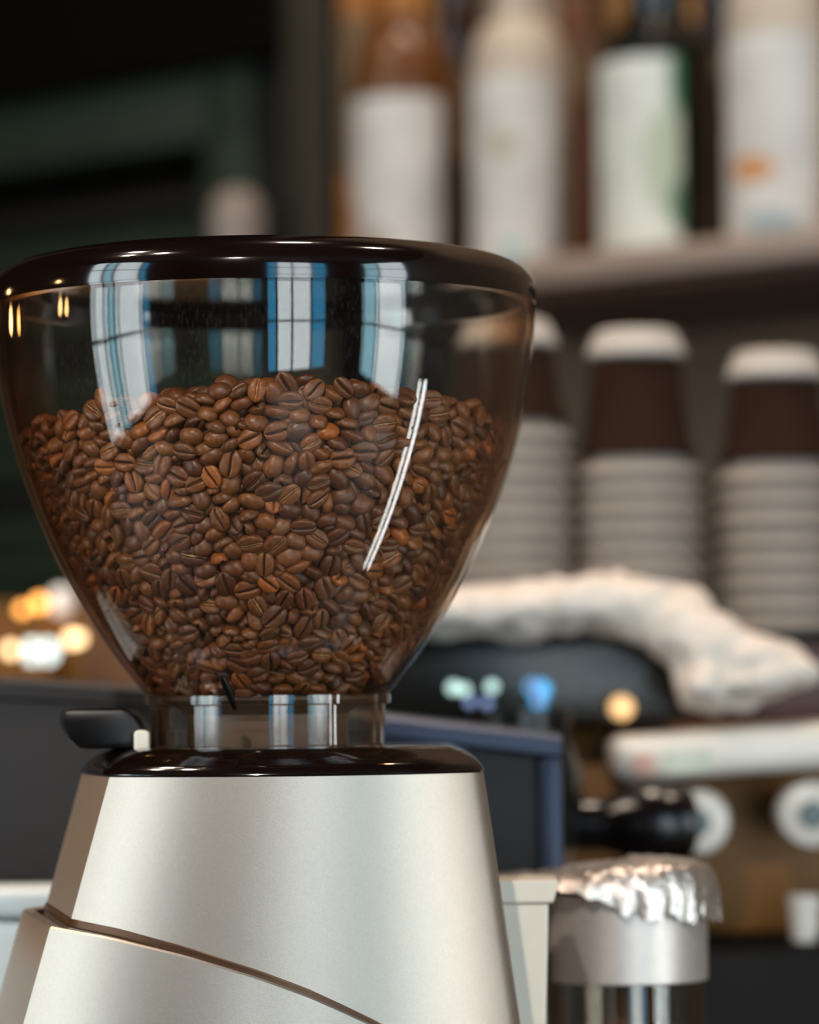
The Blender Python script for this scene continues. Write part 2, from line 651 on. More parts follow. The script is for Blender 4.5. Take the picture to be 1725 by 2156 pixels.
bm = lathe([(0.010, zr0 + 0.01), (0.010, 0.115), (RD - 0.0045, 0.113), (RD - 0.0045, 0.108), (0, 0.108)], 48, cap0=False, origin=(DC.x, DC.y, 0))
obj('doser_rotor', bm, M_throat, gr)
bm = lathe([(0.0, 0.108), (RD - 0.002, 0.108), (RD, 0.104), (RD, 0.085), (RD - 0.008, 0.07), (0.0, 0.07)], 64, origin=(DC.x, DC.y, 0))
obj('doser_base', bm, M_ring, gr)

# crumpled foil laid over the doser
bm = bmesh.new()
NR, NT = 26, 160
grid = []
RF = RD * 1.0
for j in range(NR + 1):
    row = []
    t = j / NR
    for i in range(NT):
        a = 2 * math.pi * i / NT
        left = max(0.0, -math.cos(a))
        right = max(0.0, math.cos(a + 0.65)) ** 0.7
        if t < 0.6:
            r = RF * 1.02 * t / 0.6
            z = zr1 + 0.0105 - 0.004 * (t / 0.6) ** 3 + 0.003 * right
        else:
            q = (t - 0.6) / 0.4
            fold = math.sin(a * 19 + 2.2 * math.sin(a * 3)) * 0.6 + math.sin(a * 31 + 1.3) * 0.4
            drop = lerp(0.009, 0.021, right) * (1 + 0.12 * fold)
            r = RF * 1.02 + 0.0040 * math.sin(min(1, q * 1.6) * math.pi / 2) + 0.0016 * q * fold
            r += left ** 2 * 0.024 * q
            z = zr1 + 0.0065 + 0.003 * right - drop * q ** 1.2 * (1 - 0.75 * left)
        n = noise.noise(Vector((r * math.cos(a) * 260, r * math.sin(a) * 260, j * 0.12)))
        z += 0.0009 * n * (1 if t < 0.6 else 1.6)
        row.append(bm.verts.new((r * math.cos(a), r * math.sin(a), z - zr1)))
    grid.append(row)
for a, b in zip(grid[1:], grid[2:]):
    for i in range(NT):
        bm.faces.new((a[i], a[(i + 1) % NT], b[(i + 1) % NT], b[i]))
bm.faces.new(grid[1])
for v in list(bm.verts):
    if not v.link_faces:
        bm.verts.remove(v)
M_foil = mat('aluminium_foil', srgb(205, 196, 188), 0.30, metal=0.9, var=0.06, scale=120, bump=0.5, bscale=420)
fo = obj('foil_cover', bm, M_foil, None, angle=50)
fo.location = (DC.x, DC.y, zr1)
tag(fo, 'crumpled silver foil sheet folded over the top of the doser', 'foil')

# ------------------------------------------------------------------ coffee beans 
BEANS = [  # per bean: x, y, z in tenths of a millimetre, rotation quaternion in sixtieths, size in per cent
    2, -888, 3919, 47, 36, 7, -2, 91, 4, -888, 3972, 16, -46, 34, -8, 89, 6, -922, 4031, 23, -28, 34, 34, 88, -10, -830, 3719, 21, -10, 24, 50, 103, -10, -624, 3285, 40, -30, 12, 30, 99, -17, -787, 3652, 6, 58, 9, -7, 109,
    -22, -880, 3863, 13, -8, 43, 38, 104, 21, -759, 3578, 10, -10, -50, 31, 92, 19, -701, 3429, 33, -29, -22, -34, 102, 28, -854, 3829, 6, 34, -35, -35, 98, -19, -581, 3240, 43, 18, 31, -20, 96, -30, -764, 3599, 56, 0, -13, 16, 96,
    -29, -734, 3501, 6, 0, 25, 54, 103, -34, -848, 3809, 19, 37, -43, 3, 89, 23, -531, 3141, 4, -6, 23, 55, 97, 31, -669, 3366, 42, -37, 9, 20, 94, -34, -699, 3446, 19, 36, 27, -35, 90, 40, -814, 3680, 54, -25, -5, -7, 104,
    -36, -741, 3557, 38, 25, 23, 32, 90, 29, -569, 3188, 55, -16, -10, -14, 90, -35, -666, 3397, 46, 34, 4, -16, 96, -50, -892, 3991, 11, 14, 57, 7, 104, -26, -453, 3058, 55, 23, -7, 0, 88, 28, -490, 3089, 37, -19, 10, 42, 99,
    -60, -909, 4032, 16, -6, 56, 13, 90, -43, -652, 3342, 50, -32, -6, -3, 104, 60, -905, 4023, 23, 38, 34, -21, 94, -34, -506, 3110, 3, -7, 30, 52, 97, 55, -779, 3644, 29, -33, -38, -17, 94, 60, -836, 3773, 27, 13, 45, -25, 107,
    48, -600, 3247, 14, -16, 32, 46, 109, 58, -727, 3495, 22, -13, 21, 50, 113, 71, -884, 3963, 7, -58, 10, 5, 108, 73, -883, 3888, 48, -35, -10, 2, 104, -78, -868, 3896, 16, -35, -45, 11, 90, 82, -858, 3841, 13, -57, 4, 14, 108,
    -91, -883, 3939, 48, 27, 7, -22, 90, -90, -848, 3779, 33, -35, -19, -30, 108, -93, -858, 3848, 17, 19, 54, 9, 92, 81, -741, 3568, 23, 14, 28, -46, 106, -87, -749, 3573, 38, -33, 32, 3, 97, -94, -808, 3717, 24, 27, 30, -37, 107,
    -86, -701, 3478, 20, 49, 28, 1, 95, -110, -890, 3984, 5, 21, -3, -56, 97, 85, -630, 3306, 29, -10, 27, 44, 94, 75, -555, 3197, 51, -22, 18, -14, 91, 123, -904, 3993, 2, -1, 32, 51, 100, -125, -903, 4030, 49, 34, -6, -1, 89,
    112, -804, 3671, 18, -8, 35, 44, 101, 114, -769, 3617, 4, -15, 54, -21, 101, 100, -660, 3365, 51, -22, 11, 20, 101, 126, -827, 3778, 49, 6, -29, -17, 107, 108, -695, 3462, 43, 39, -9, 11, 107, -124, -784, 3663, 18, -5, -13, 56, 93,
    -140, -871, 3908, 11, 8, -20, 55, 89, -140, -862, 3865, 25, 54, -2, 3, 91, 152, -878, 3945, 53, 26, 1, 10, 92, -135, -765, 3589, 20, -27, -23, -44, 97, 153, -860, 3895, 11, -6, 53, -25, 110, -77, -433, 3020, 47, -19, 13, 29, 98,
    94, -523, 3142, 46, -16, -13, -33, 101, -86, -478, 3081, 48, -33, 9, 7, 99, 72, -394, 2981, 55, -11, -1, 21, 89, -120, -654, 3363, 34, -16, -26, -39, 109, -154, -834, 3808, 7, 58, -5, 12, 108, 133, -719, 3512, 44, 38, 15, 4, 91,
    -115, -604, 3305, 7, -3, 40, -44, 106, -160, -824, 3736, 42, -30, 25, 18, 95, 113, -576, 3251, 21, 42, 24, 28, 92, -101, -514, 3130, 1, -3, -27, -53, 90, 159, -810, 3728, 38, 41, -19, 8, 89, -176, -888, 4000, 1, -5, 0, -60, 88,
    134, -672, 3432, 19, -56, -1, -10, 107, 175, -840, 3785, 33, -27, 11, 41, 89, -152, -720, 3541, 14, -7, 56, -13, 97, 158, -744, 3558, 2, 2, -25, -55, 99, 192, -858, 3847, 4, -17, 28, 50, 91, 205, -899, 4033, 40, -39, -21, -8, 91,
    183, -746, 3616, 16, 23, -27, 45, 97, -214, -854, 3918, 30, -5, 12, 50, 107, 215, -851, 3929, 35, 15, -12, 44, 98, 125, -488, 3102, 55, -22, -10, -1, 91, 226, -883, 3980, 14, 1, -32, -49, 92, 159, -616, 3307, 35, -21, -20, -39, 99,
    -199, -769, 3666, 33, 16, -37, 29, 107, -214, -803, 3715, 43, -41, -5, -11, 91, -227, -844, 3877, 24, 54, -8, -4, 100, 216, -801, 3711, 2, 10, -24, -54, 92, -237, -878, 3978, 11, -10, -34, -48, 104, 211, -780, 3656, 4, -17, 26, 51, 92,
    152, -561, 3209, 19, -23, 19, 48, 102, 186, -682, 3474, 13, -8, 40, -42, 105, -191, -691, 3498, 38, 41, -10, 21, 94, -224, -809, 3773, 26, 7, -42, 34, 99, 226, -802, 3760, 58, -8, -13, -6, 110, 206, -714, 3518, 19, -7, -39, -41, 94,
    -193, -654, 3417, 50, 31, -11, -2, 97, -188, -637, 3384, 8, 0, 50, 33, 100, 250, -838, 3890, 52, 26, 1, 15, 98, -177, -592, 3287, 3, -3, -48, -36, 92, 192, -641, 3407, 12, -52, -25, 13, 106, -170, -562, 3245, 19, -13, -45, 32, 92,
    -254, -836, 3825, 52, -27, 12, -3, 90, -231, -753, 3612, 45, -38, 12, 0, 96, -196, -603, 3341, 45, -20, -34, 6, 91, 235, -723, 3586, 0, 7, 24, -55, 95, 277, -845, 3949, 23, 0, 6, -55, 93, 168, -510, 3150, 57, -17, -6, 1, 108,
    -159, -482, 3134, 45, 25, 14, -27, 92, -129, -391, 2994, 44, -13, 12, 37, 103, -278, -835, 3934, 58, -1, -12, 6, 107, -256, -760, 3695, 12, 5, 10, -58, 92, -231, -673, 3463, 45, -38, 5, 6, 105, 282, -818, 3848, 55, 15, 10, 16, 96,
    135, -390, 2990, 52, -14, -9, -25, 90, 308, -872, 4042, 20, -15, -36, -41, 86, -281, -791, 3740, 0, 16, 37, 44, 101, -307, -858, 3986, 4, -11, -28, -52, 90, 279, -773, 3729, 15, 19, -51, 21, 106, -264, -721, 3571, 13, 3, 41, 42, 96,
    -272, -740, 3652, 58, 7, -4, -14, 106, 301, -806, 3797, 44, -40, -9, 0, 106, 230, -613, 3345, 33, -31, 7, 39, 108, 167, -444, 3068, 1, 14, -28, -51, 104, 212, -559, 3236, 45, -10, -26, -29, 95, 317, -824, 3916, 16, -3, 2, -58, 95,
    252, -647, 3422, 29, -24, 19, 43, 108, -315, -799, 3842, 10, -6, 27, -52, 99, 277, -692, 3526, 54, -21, -13, -6, 103, 333, -831, 3973, 43, 14, 36, -18, 103, 300, -742, 3668, 7, 3, 39, -45, 95, 292, -719, 3627, 0, -31, -51, 7, 90,
    -283, -683, 3514, 47, -29, 6, -23, 108, -311, -749, 3700, 43, -20, -28, -24, 97, 215, -518, 3195, 31, -48, -4, 16, 95, -239, -572, 3310, 6, -7, -31, 51, 92, 336, -803, 3882, 10, -58, -2, 11, 108, -234, -554, 3270, 11, 23, 24, -49, 88,
    -260, -613, 3364, 21, -15, -30, -45, 107, -334, -788, 3786, 29, -38, -13, -33, 102, 327, -771, 3762, 10, -9, -46, -35, 93, 356, -828, 4039, 13, 59, -2, 1, 106, -356, -827, 3945, 36, -43, 4, -21, 107, 299, -693, 3578, 5, -11, 19, -56, 103,
    -349, -810, 3893, 29, -48, 11, -17, 100, 241, -557, 3277, 28, -15, -5, -51, 102, -372, -812, 4002, 23, 51, 22, 0, 104, 16, -715, 3537, 11, 40, -43, 5, 94, 22, -799, 3746, 26, -2, 44, 32, 103, 26, -746, 3609, 50, -19, 23, 15, 91,
    -16, -402, 3002, 11, 6, -25, 53, 96, 27, -621, 3327, 19, 24, -50, 14, 94, -39, -867, 3920, 9, 6, -54, -22, 89, -293, -636, 3469, 8, 1, 31, -51, 99, 213, -462, 3110, 47, -32, -8, 16, 94, -45, -807, 3765, 11, 2, -57, 14, 96,
    -36, -548, 3190, 54, 12, -4, 24, 94, -39, -522, 3161, 5, 47, 32, 17, 93, -47, -606, 3309, 39, -18, -39, -16, 99, 54, -671, 3420, 43, -33, 24, -9, 101, -204, -436, 3073, 57, -15, 12, -3, 96, -52, -552, 3230, 31, 20, -12, -45, 98,
    282, -599, 3385, 27, -42, -32, 9, 97, 92, -797, 3716, 46, -2, 1, 39, 111, -92, -771, 3646, 21, -17, 53, -6, 110, 108, -891, 4050, 29, -13, -30, -41, 109, -355, -743, 3751, 9, 2, 56, 18, 108, 378, -784, 3822, 48, -35, -3, 9, 104,
    117, -853, 3934, 12, -51, -29, 1, 97, -375, -778, 3828, 20, 4, 54, 17, 89, -95, -667, 3425, 15, -4, -32, 48, 108, 390, -801, 3938, 8, 14, -14, -56, 97, 397, -813, 3991, 14, 7, 36, -45, 92, -89, -581, 3264, 23, -13, 54, -6, 106,
    70, -449, 3074, 12, 17, 18, 53, 101, -62, -376, 2982, 12, 0, 11, -58, 98, -118, -700, 3500, 57, -11, -13, 3, 103, -334, -669, 3550, 21, -13, 18, 51, 110, -198, -395, 3036, 12, 57, -13, 2, 89, 151, -831, 3848, 26, -46, 15, 23, 102,
    -104, -547, 3200, 38, 5, 10, -45, 91, -165, -865, 3959, 44, 19, -8, 36, 107, -151, -777, 3702, 35, 18, 5, -45, 92, 393, -777, 3886, 30, 30, 0, 43, 91, 156, -778, 3685, 34, -21, 33, 30, 105, 374, -734, 3725, 9, 18, -52, 21, 94,
    -374, -731, 3692, 47, -29, 25, 0, 90, 182, -871, 4005, 29, -43, 7, 29, 97, -141, -676, 3452, 36, -2, -11, 47, 95, 337, -654, 3534, 21, -9, -2, -55, 100, 337, -648, 3490, 52, -24, -1, 18, 90, 385, -738, 3774, 16, -46, -31, 16, 102,
    365, -699, 3641, 42, 40, 1, 17, 105, -187, -820, 3835, 18, -6, -13, 55, 106, -264, -503, 3191, 46, -33, 8, -19, 107, -408, -776, 3905, 18, -14, -19, 52, 102, 273, -516, 3236, 7, 53, -11, 25, 99, -397, -749, 3783, 34, -46, 18, -3, 101,
    298, -562, 3325, 23, 11, 54, -7, 90, -297, -559, 3335, 31, -5, -9, 50, 97, -407, -766, 3860, 8, 55, -11, 20, 98, -320, -598, 3383, 37, -22, 24, 34, 95, -182, -720, 3581, 19, 8, 29, -48, 111, -129, -506, 3175, 24, 28, -4, -47, 107,
    -421, -782, 3949, 54, -2, -10, -24, 110, 188, -348, 2982, 26, 0, -9, -54, 92, 216, -812, 3820, 3, 54, -25, -10, 106, 371, -677, 3577, 30, -32, 5, 41, 89, -376, -682, 3596, 25, -7, 25, 48, 98, -290, -521, 3252, 11, 57, 3, -15, 98,
    219, -760, 3716, 15, -4, -43, -38, 95, 119, -413, 3037, 8, -4, 28, -53, 99, 168, -566, 3277, 18, -47, 33, 2, 100, 273, -483, 3170, 37, 1, -31, -36, 93, 263, -851, 4024, 4, -56, 17, 13, 111, -215, -695, 3543, 18, 31, 3, -48, 102,
    449, -774, 3920, 4, 9, -31, -50, 102, -147, -451, 3103, 38, 30, -20, 28, 106, 242, -727, 3652, 37, -13, 44, -12, 108, 461, -782, 3981, 46, -30, -7, 23, 112, 312, -527, 3287, 20, -55, -9, 7, 98, -269, -783, 3803, 57, -13, -7, -9, 97,
    453, -756, 3863, 41, -41, -14, 2, 103, 204, -574, 3324, 4, 33, -22, -45, 93, -291, -815, 3892, 14, 49, 23, 20, 98, 450, -739, 3803, 53, -18, -22, -4, 90, -148, -401, 3047, 57, 1, 15, -13, 90, -388, -626, 3505, 38, -39, 7, -25, 95,
    -440, -710, 3732, 22, -31, -25, -39, 102, 350, -562, 3372, 33, -45, -6, 20, 108, 245, -391, 3064, 58, 9, 8, 11, 91, 254, -652, 3491, 2, -22, -52, -20, 109, 443, -705, 3749, 3, -26, 29, -45, 97, -425, -675, 3676, 58, 13, -7, -5, 99,
    -468, -734, 3876, 29, 51, 9, -9, 106, -291, -708, 3624, 8, -11, 57, 12, 107, -220, -526, 3224, 40, -11, 12, -42, 107, -360, -553, 3350, 37, -24, -6, -41, 96, -484, -740, 3933, 16, 36, 42, 18, 91, -472, -720, 3795, 8, 13, 39, 43, 100,
    -494, -753, 3995, 38, 2, 4, 46, 92, -192, -445, 3126, 50, -4, -23, 23, 92, -293, -443, 3142, 51, -17, 0, -27, 106, -414, -625, 3566, 30, 37, 18, -31, 109, -431, -648, 3616, 13, -11, -1, 58, 92, -384, -574, 3412, 2, -10, -26, -53, 107,
    -321, -479, 3229, 37, 26, 24, -31, 96, 279, -416, 3098, 48, -20, 5, 29, 89, 353, -526, 3321, 11, -4, 41, -43, 90, -275, -615, 3421, 56, 11, 0, 17, 105, 433, -641, 3580, 47, -30, -20, 8, 88, -261, -385, 3055, 27, 9, 29, 44, 108,
    403, -593, 3480, 29, -44, -4, 28, 109, 329, -483, 3243, 15, -25, 28, -45, 90, -354, -509, 3313, 12, -49, 30, 11, 100, 497, -712, 3898, 4, -29, -51, 10, 95, 188, -392, 3050, 36, 24, -11, 40, 92, -339, -706, 3652, 46, 13, -31, 19, 97,
    430, -614, 3529, 1, 19, -21, -53, 92, 342, -705, 3704, 32, 10, -41, -27, 104, -511, -726, 3953, 19, -10, 1, 56, 103, 389, -781, 3984, 8, 10, -33, -49, 98, 510, -709, 3840, 51, -27, -8, 13, 109, 317, -437, 3153, 11, -18, 26, 49, 103,
    523, -719, 3960, 58, 10, 9, -4, 92, -425, -580, 3463, 16, 10, 39, 42, 92, 408, -556, 3409, 20, 15, -27, -47, 103, 417, -791, 4030, 46, -13, 1, -36, 100, 315, -596, 3426, 14, 30, -39, -31, 109, 488, -660, 3696, 37, 2, -37, -29, 103,
    -331, -623, 3501, 47, -11, -28, 21, 93, -321, -603, 3445, 56, -12, -17, 3, 103, -494, -663, 3748, 24, -21, -16, 48, 104, -527, -703, 3903, 9, -56, 18, -7, 89, -544, -722, 4017, 33, -2, -49, 12, 108, 364, -483, 3284, 31, 14, -49, 2, 98,
    -191, -351, 3001, 56, 13, -7, -17, 104, -288, -528, 3292, 48, -4, 6, 35, 112, 509, -673, 3787, 28, -4, 41, -34, 103, -529, -696, 3834, 19, 8, 43, 36, 95, -239, -425, 3117, 53, -8, -27, 2, 104, -373, -483, 3257, 34, -36, 6, -33, 92,
    -379, -668, 3655, 6, 30, -42, -30, 92, 542, -698, 3932, 24, -40, -38, -5, 100, -446, -572, 3519, 42, 36, -17, -15, 112, 396, -688, 3685, 54, 7, 12, -21, 95, 348, -593, 3447, 2, -34, 15, -47, 110, -474, -598, 3578, 39, 11, 32, 31, 104,
    -496, -623, 3632, 12, 7, 34, 48, 96, 514, -640, 3733, 52, 4, 16, 24, 100, 410, -683, 3727, 54, 9, 22, 13, 100, -403, -500, 3352, 7, -40, -40, 18, 103, 461, -571, 3497, 53, -24, -6, 15, 87, -365, -590, 3469, 31, 31, -18, -36, 93,
    404, -648, 3616, 14, -5, -14, 57, 106, -546, -661, 3784, 9, 8, 30, 50, 91, -562, -681, 3938, 16, -58, 4, 4, 97, -554, -667, 3878, 4, -45, 39, 5, 91, -365, -438, 3219, 38, -28, 36, -7, 92, 392, -614, 3553, 43, 13, -34, -21, 106,
    228, -357, 3036, 44, 17, 5, -37, 100, -433, -516, 3412, 4, 52, -20, 22, 113, -583, -693, 3983, 34, -42, 26, 5, 95, 576, -685, 3962, 47, 22, 23, 19, 92, 302, -470, 3205, 2, 18, 3, 57, 94, 567, -668, 3900, 12, -52, -17, -20, 100,
    431, -662, 3675, 34, -20, 45, 1, 96, 464, -542, 3452, 46, -34, -17, 2, 96, 520, -606, 3670, 36, 0, 46, -14, 107, 475, -718, 3934, 56, -6, 9, 20, 105, 567, -652, 3846, 53, -10, -11, 23, 94, -539, -619, 3746, 56, -6, -18, 11, 93,
    -415, -476, 3297, 48, -25, 23, -11, 93, -523, -591, 3668, 42, 1, -23, -36, 99, 441, -494, 3378, 49, 21, 7, 27, 92, 326, -364, 3108, 10, -53, -27, 0, 100, -314, -448, 3192, 6, 21, 15, -54, 98, 519, -729, 4017, 20, -51, 24, 5, 110,
    -374, -524, 3396, 7, 12, 55, 19, 90, 495, -544, 3536, 10, -26, 23, -48, 103, 612, -668, 4010, 3, 5, -42, -42, 95, 419, -456, 3279, 26, 5, -21, -49, 108, 579, -630, 3815, 14, -10, 56, -11, 102, -479, -521, 3445, 21, 9, 23, 50, 107,
    -513, -555, 3546, 45, -4, 35, 16, 97, -297, -321, 3038, 10, -34, -25, -41, 93, -473, -645, 3706, 54, 6, -3, -25, 110, 570, -613, 3755, 30, -1, -16, -49, 104, -597, -639, 3907, 8, 1, 58, -11, 101, -593, -633, 3853, 15, -19, -51, 18, 103,
    -285, -383, 3111, 6, -12, 57, -14, 97, -325, -345, 3067, 33, 6, 36, 35, 94, -278, -295, 2998, 4, 19, 38, 42, 97, 386, -516, 3367, 1, 31, 24, 45, 96, -611, -642, 3950, 5, 28, 4, -53, 98, 572, -600, 3709, 44, -26, -8, 30, 88,
    -581, -609, 3796, 12, -3, 11, 58, 108, -248, -325, 3022, 7, 33, -16, 47, 94, 534, -553, 3614, 22, 25, -48, 12, 111, 253, -327, 3015, 30, 29, 20, -38, 90, -411, -426, 3226, 27, -36, -2, -40, 100, -547, -564, 3609, 41, -1, 37, 22, 99,
    -373, -382, 3165, 52, 24, -9, -15, 96, 476, -606, 3625, 39, 19, 12, -40, 97, 386, -486, 3332, 16, -26, -46, -23, 98, 619, -627, 3900, 49, 19, 29, -3, 89, -571, -578, 3706, 20, 42, -38, -2, 106, -585, -587, 3749, 57, -13, -9, -8, 95,
    642, -635, 3962, 48, -30, -14, 15, 111, 334, -328, 3079, 12, -2, -52, -28, 92, 482, -576, 3586, 58, 8, 14, -1, 106, 425, -414, 3227, 13, -25, 24, 47, 97, 290, -346, 3065, 17, -32, -33, 34, 98, 359, -422, 3206, 35, -8, 24, -41, 110,
    -448, -429, 3315, 26, -49, -23, 3, 91, -493, -470, 3390, 46, -9, 23, 29, 100, 328, -304, 3031, 9, 10, -20, -55, 94, 343, -377, 3149, 15, 47, -29, -18, 101, -391, -428, 3278, 34, -6, 25, 42, 103, 580, -526, 3638, 1, -43, 42, 5, 92,
    270, -295, 3002, 36, -45, -17, -1, 104, -633, -572, 3815, 53, 11, -17, -19, 100, -672, -607, 3953, 25, 9, 43, 32, 92, -593, -535, 3640, 34, -27, -2, -41, 102, 605, -545, 3681, 45, 0, -27, -29, 105, 567, -508, 3555, 51, -25, -9, 18, 87,
    548, -490, 3514, 34, -45, -14, 17, 95, -523, -466, 3458, 23, -17, 6, 52, 104, 461, -492, 3422, 8, -1, 15, -57, 107, 429, -458, 3350, 13, 17, -1, 56, 108, 516, -456, 3429, 17, -27, 7, -50, 93, -457, -404, 3261, 44, -30, 1, -27, 100,
    623, -549, 3744, 41, 29, 29, 17, 101, 666, -587, 3883, 40, -4, -39, -21, 89, 486, -513, 3491, 59, 0, 13, 0, 97, -629, -549, 3770, 58, -11, 0, -10, 100, -574, -499, 3586, 54, 18, -11, -16, 98, -333, -346, 3118, 51, 13, -15, 25, 93,
    502, -433, 3363, 2, 16, -27, -51, 109, 655, -558, 3827, 41, 34, 12, 25, 100, -636, -540, 3725, 24, 7, 25, 49, 94, -396, -336, 3125, 12, -31, -7, -49, 99, -671, -566, 3922, 24, -20, 51, 3, 105, -450, -448, 3366, 23, -36, 35, -24, 105,
    612, -600, 3860, 44, 16, 0, 38, 92, -679, -558, 3851, 30, 8, 42, 29, 103, -620, -597, 3931, 25, -20, 50, 8, 98, -354, -287, 3042, 57, -12, 12, -4, 93, -574, -464, 3510, 30, -36, 10, -36, 104, -520, -495, 3526, 27, -21, 50, -1, 107,
    -622, -499, 3679, 10, -38, 23, 39, 99, 656, -526, 3783, 20, -12, 13, -54, 99, 605, -574, 3795, 29, 12, -11, 50, 104, 610, -478, 3590, 35, -33, -9, 35, 103, 396, -362, 3198, 53, -4, 21, -18, 102, -545, -497, 3553, 43, 2, -10, 41, 95,
    641, -495, 3696, 2, 37, -18, 43, 95, 620, -480, 3640, 38, -17, -1, -43, 103, -492, -377, 3292, 8, 3, 25, 54, 89, 649, -584, 4001, 18, 52, 21, 12, 105, -436, -333, 3179, 33, 43, -16, -20, 92, 385, -343, 3158, 13, 7, -21, 54, 100,
    -541, -406, 3408, 17, 47, 25, -21, 104, 716, -534, 3920, 27, 8, -36, -39, 108, -711, -529, 3927, 35, 25, -39, -16, 98, 457, -397, 3291, 3, 56, -7, -21, 91, -598, -444, 3559, 47, 30, -20, -11, 99, 367, -318, 3125, 21, 1, -56, 7, 96,
    334, -247, 2995, 41, -31, -12, 28, 105, 727, -535, 3978, 11, -29, 20, -47, 89, -672, -494, 3751, 1, -32, -22, 45, 93, 460, -337, 3195, 42, -19, -6, 38, 106, -430, -364, 3223, 12, 15, -5, -57, 103, -642, -465, 3626, 44, -31, 24, -11, 104,
    502, -363, 3299, 1, 28, -50, 16, 100, 701, -506, 3875, 17, 7, -57, 0, 107, 558, -398, 3397, 32, -37, -9, 34, 102, -358, -297, 3101, 12, 42, 35, 21, 104, 699, -496, 3817, 5, -39, 40, -21, 96, 541, -445, 3480, 57, 19, -6, 4, 101,
    -533, -377, 3333, 38, -4, 26, 38, 89, 588, -415, 3499, 11, -12, -6, -57, 90, -490, -401, 3345, 18, 40, 24, 33, 99, -702, -489, 3805, 32, 17, 48, 5, 93, -496, -345, 3246, 55, -16, 18, -5, 95, 405, -279, 3086, 42, -25, -17, 31, 88,
    -677, -463, 3690, 28, -36, -8, -38, 100, 571, -449, 3547, 5, 58, 6, -13, 94, 489, -330, 3249, 2, -41, -39, 20, 97, -546, -426, 3493, 29, -39, 3, -35, 101, -599, -401, 3470, 37, -38, 10, -27, 95, 615, -411, 3546, 50, 7, 14, 30, 100,
    662, -443, 3661, 24, 42, 35, -8, 92, -728, -474, 3876, 54, 14, -8, -22, 110, 696, -452, 3717, 24, -40, -6, 38, 101, 366, -273, 3089, 29, -31, -37, 20, 88, -698, -518, 3965, 2, 22, 20, 52, 93, 658, -477, 3755, 31, 11, 7, -50, 97,
    -725, -454, 3822, 29, -14, -1, 50, 104, -415, -260, 3086, 2, -19, -20, -53, 100, 752, -470, 3925, 5, 41, -5, 43, 92, 412, -295, 3142, 25, -37, -39, 11, 109, -488, -304, 3223, 28, -45, 18, 22, 97, 564, -403, 3461, 6, 2, 58, -15, 105,
    -696, -432, 3732, 15, -11, -5, 57, 99, -656, -405, 3573, 38, -25, 1, -39, 89, -588, -360, 3416, 18, -41, 1, -40, 105, -370, -226, 3017, 18, 13, 11, 55, 109, 735, -442, 3835, 9, 24, -54, 7, 105, -677, -406, 3639, 13, 42, 30, -27, 95,
    552, -330, 3325, 44, -22, -2, 34, 104, -759, -447, 3938, 10, 41, -39, -19, 109, 678, -397, 3608, 36, -37, -16, 27, 98, -422, -280, 3140, 44, -15, -14, 36, 103, 359, -237, 3050, 25, -42, -29, 19, 100, 619, -358, 3460, 34, 8, -38, -31, 104,
    -739, -426, 3771, 30, -37, 17, -32, 91, 617, -405, 3593, 49, -15, -2, 32, 110, 711, -466, 3906, 34, -1, 10, -49, 94, -565, -325, 3360, 17, 50, -29, -3, 100, 509, -289, 3252, 36, 17, 27, 35, 99, 757, -427, 3873, 22, -16, 24, -48, 105,
    595, -335, 3413, 21, -43, -17, 32, 106, 737, -415, 3753, 46, -20, -20, 26, 90, 793, -445, 3967, 1, -39, 17, 42, 91, -617, -388, 3535, 51, 17, -22, 15, 97, -513, -321, 3304, 15, 9, 57, -3, 107, 695, -381, 3647, 50, -7, 15, 29, 93,
    443, -275, 3163, 29, -13, 19, -47, 103, 407, -221, 3052, 38, -32, -14, 31, 97, 706, -435, 3781, 51, 7, -8, -29, 99, 716, -388, 3701, 45, 16, 36, 4, 91, 649, -352, 3510, 39, -25, -3, 38, 102, -702, -380, 3672, 45, -3, -7, -39, 107,
    -774, -414, 3847, 44, -23, 17, -28, 97, 450, -237, 3119, 6, -26, 28, 45, 94, -602, -358, 3508, 2, 54, -16, 19, 99, 502, -262, 3187, 33, -23, 6, 44, 102, -647, -337, 3515, 10, -48, 32, -12, 88, -633, -329, 3456, 11, 22, 11, 54, 98,
    780, -404, 3915, 23, -19, 6, -52, 110, -661, -342, 3552, 18, 20, 53, 9, 91, 565, -330, 3379, 16, 9, -55, -15, 90, -551, -283, 3310, 49, 11, -15, -29, 108, 680, -348, 3560, 30, 11, -23, -46, 95, -781, -399, 3894, 15, -19, -3, -55, 104,
    751, -380, 3787, 41, -11, 3, -43, 99, -693, -348, 3626, 56, -8, -14, -15, 98, -542, -270, 3252, 41, -3, 32, 30, 100, -745, -367, 3725, 47, -24, 12, -25, 114, -480, -235, 3147, 53, -14, 12, -21, 101, -655, -362, 3593, 59, -12, -4, 1, 105,
    -514, -251, 3194, 17, 19, 28, 46, 99, 770, -369, 3833, 52, -17, 4, 24, 112, -774, -367, 3813, 17, 23, 49, 21, 99, 699, -321, 3613, 17, 34, 40, 24, 102, 536, -242, 3238, 8, -47, 5, -36, 97, -782, -395, 3960, 58, -10, -3, 11, 104,
    611, -272, 3368, 13, -30, 15, 48, 104, 760, -337, 3753, 9, 30, -51, 2, 92, 739, -328, 3699, 42, 6, 34, -25, 95, -409, -202, 3067, 19, 39, 31, 29, 91, -767, -331, 3781, 19, -43, 37, -6, 100, -601, -259, 3342, 39, 17, 26, 34, 98,
    -431, -209, 3116, 0, -10, -4, 59, 104, -692, -296, 3577, 10, 51, -31, 1, 107, 795, -382, 3957, 2, -5, 0, -60, 103, -633, -265, 3431, 46, 2, -29, -25, 103, -805, -335, 3891, 44, 4, -14, -38, 95, -800, -333, 3845, 36, 30, -23, -29, 96,
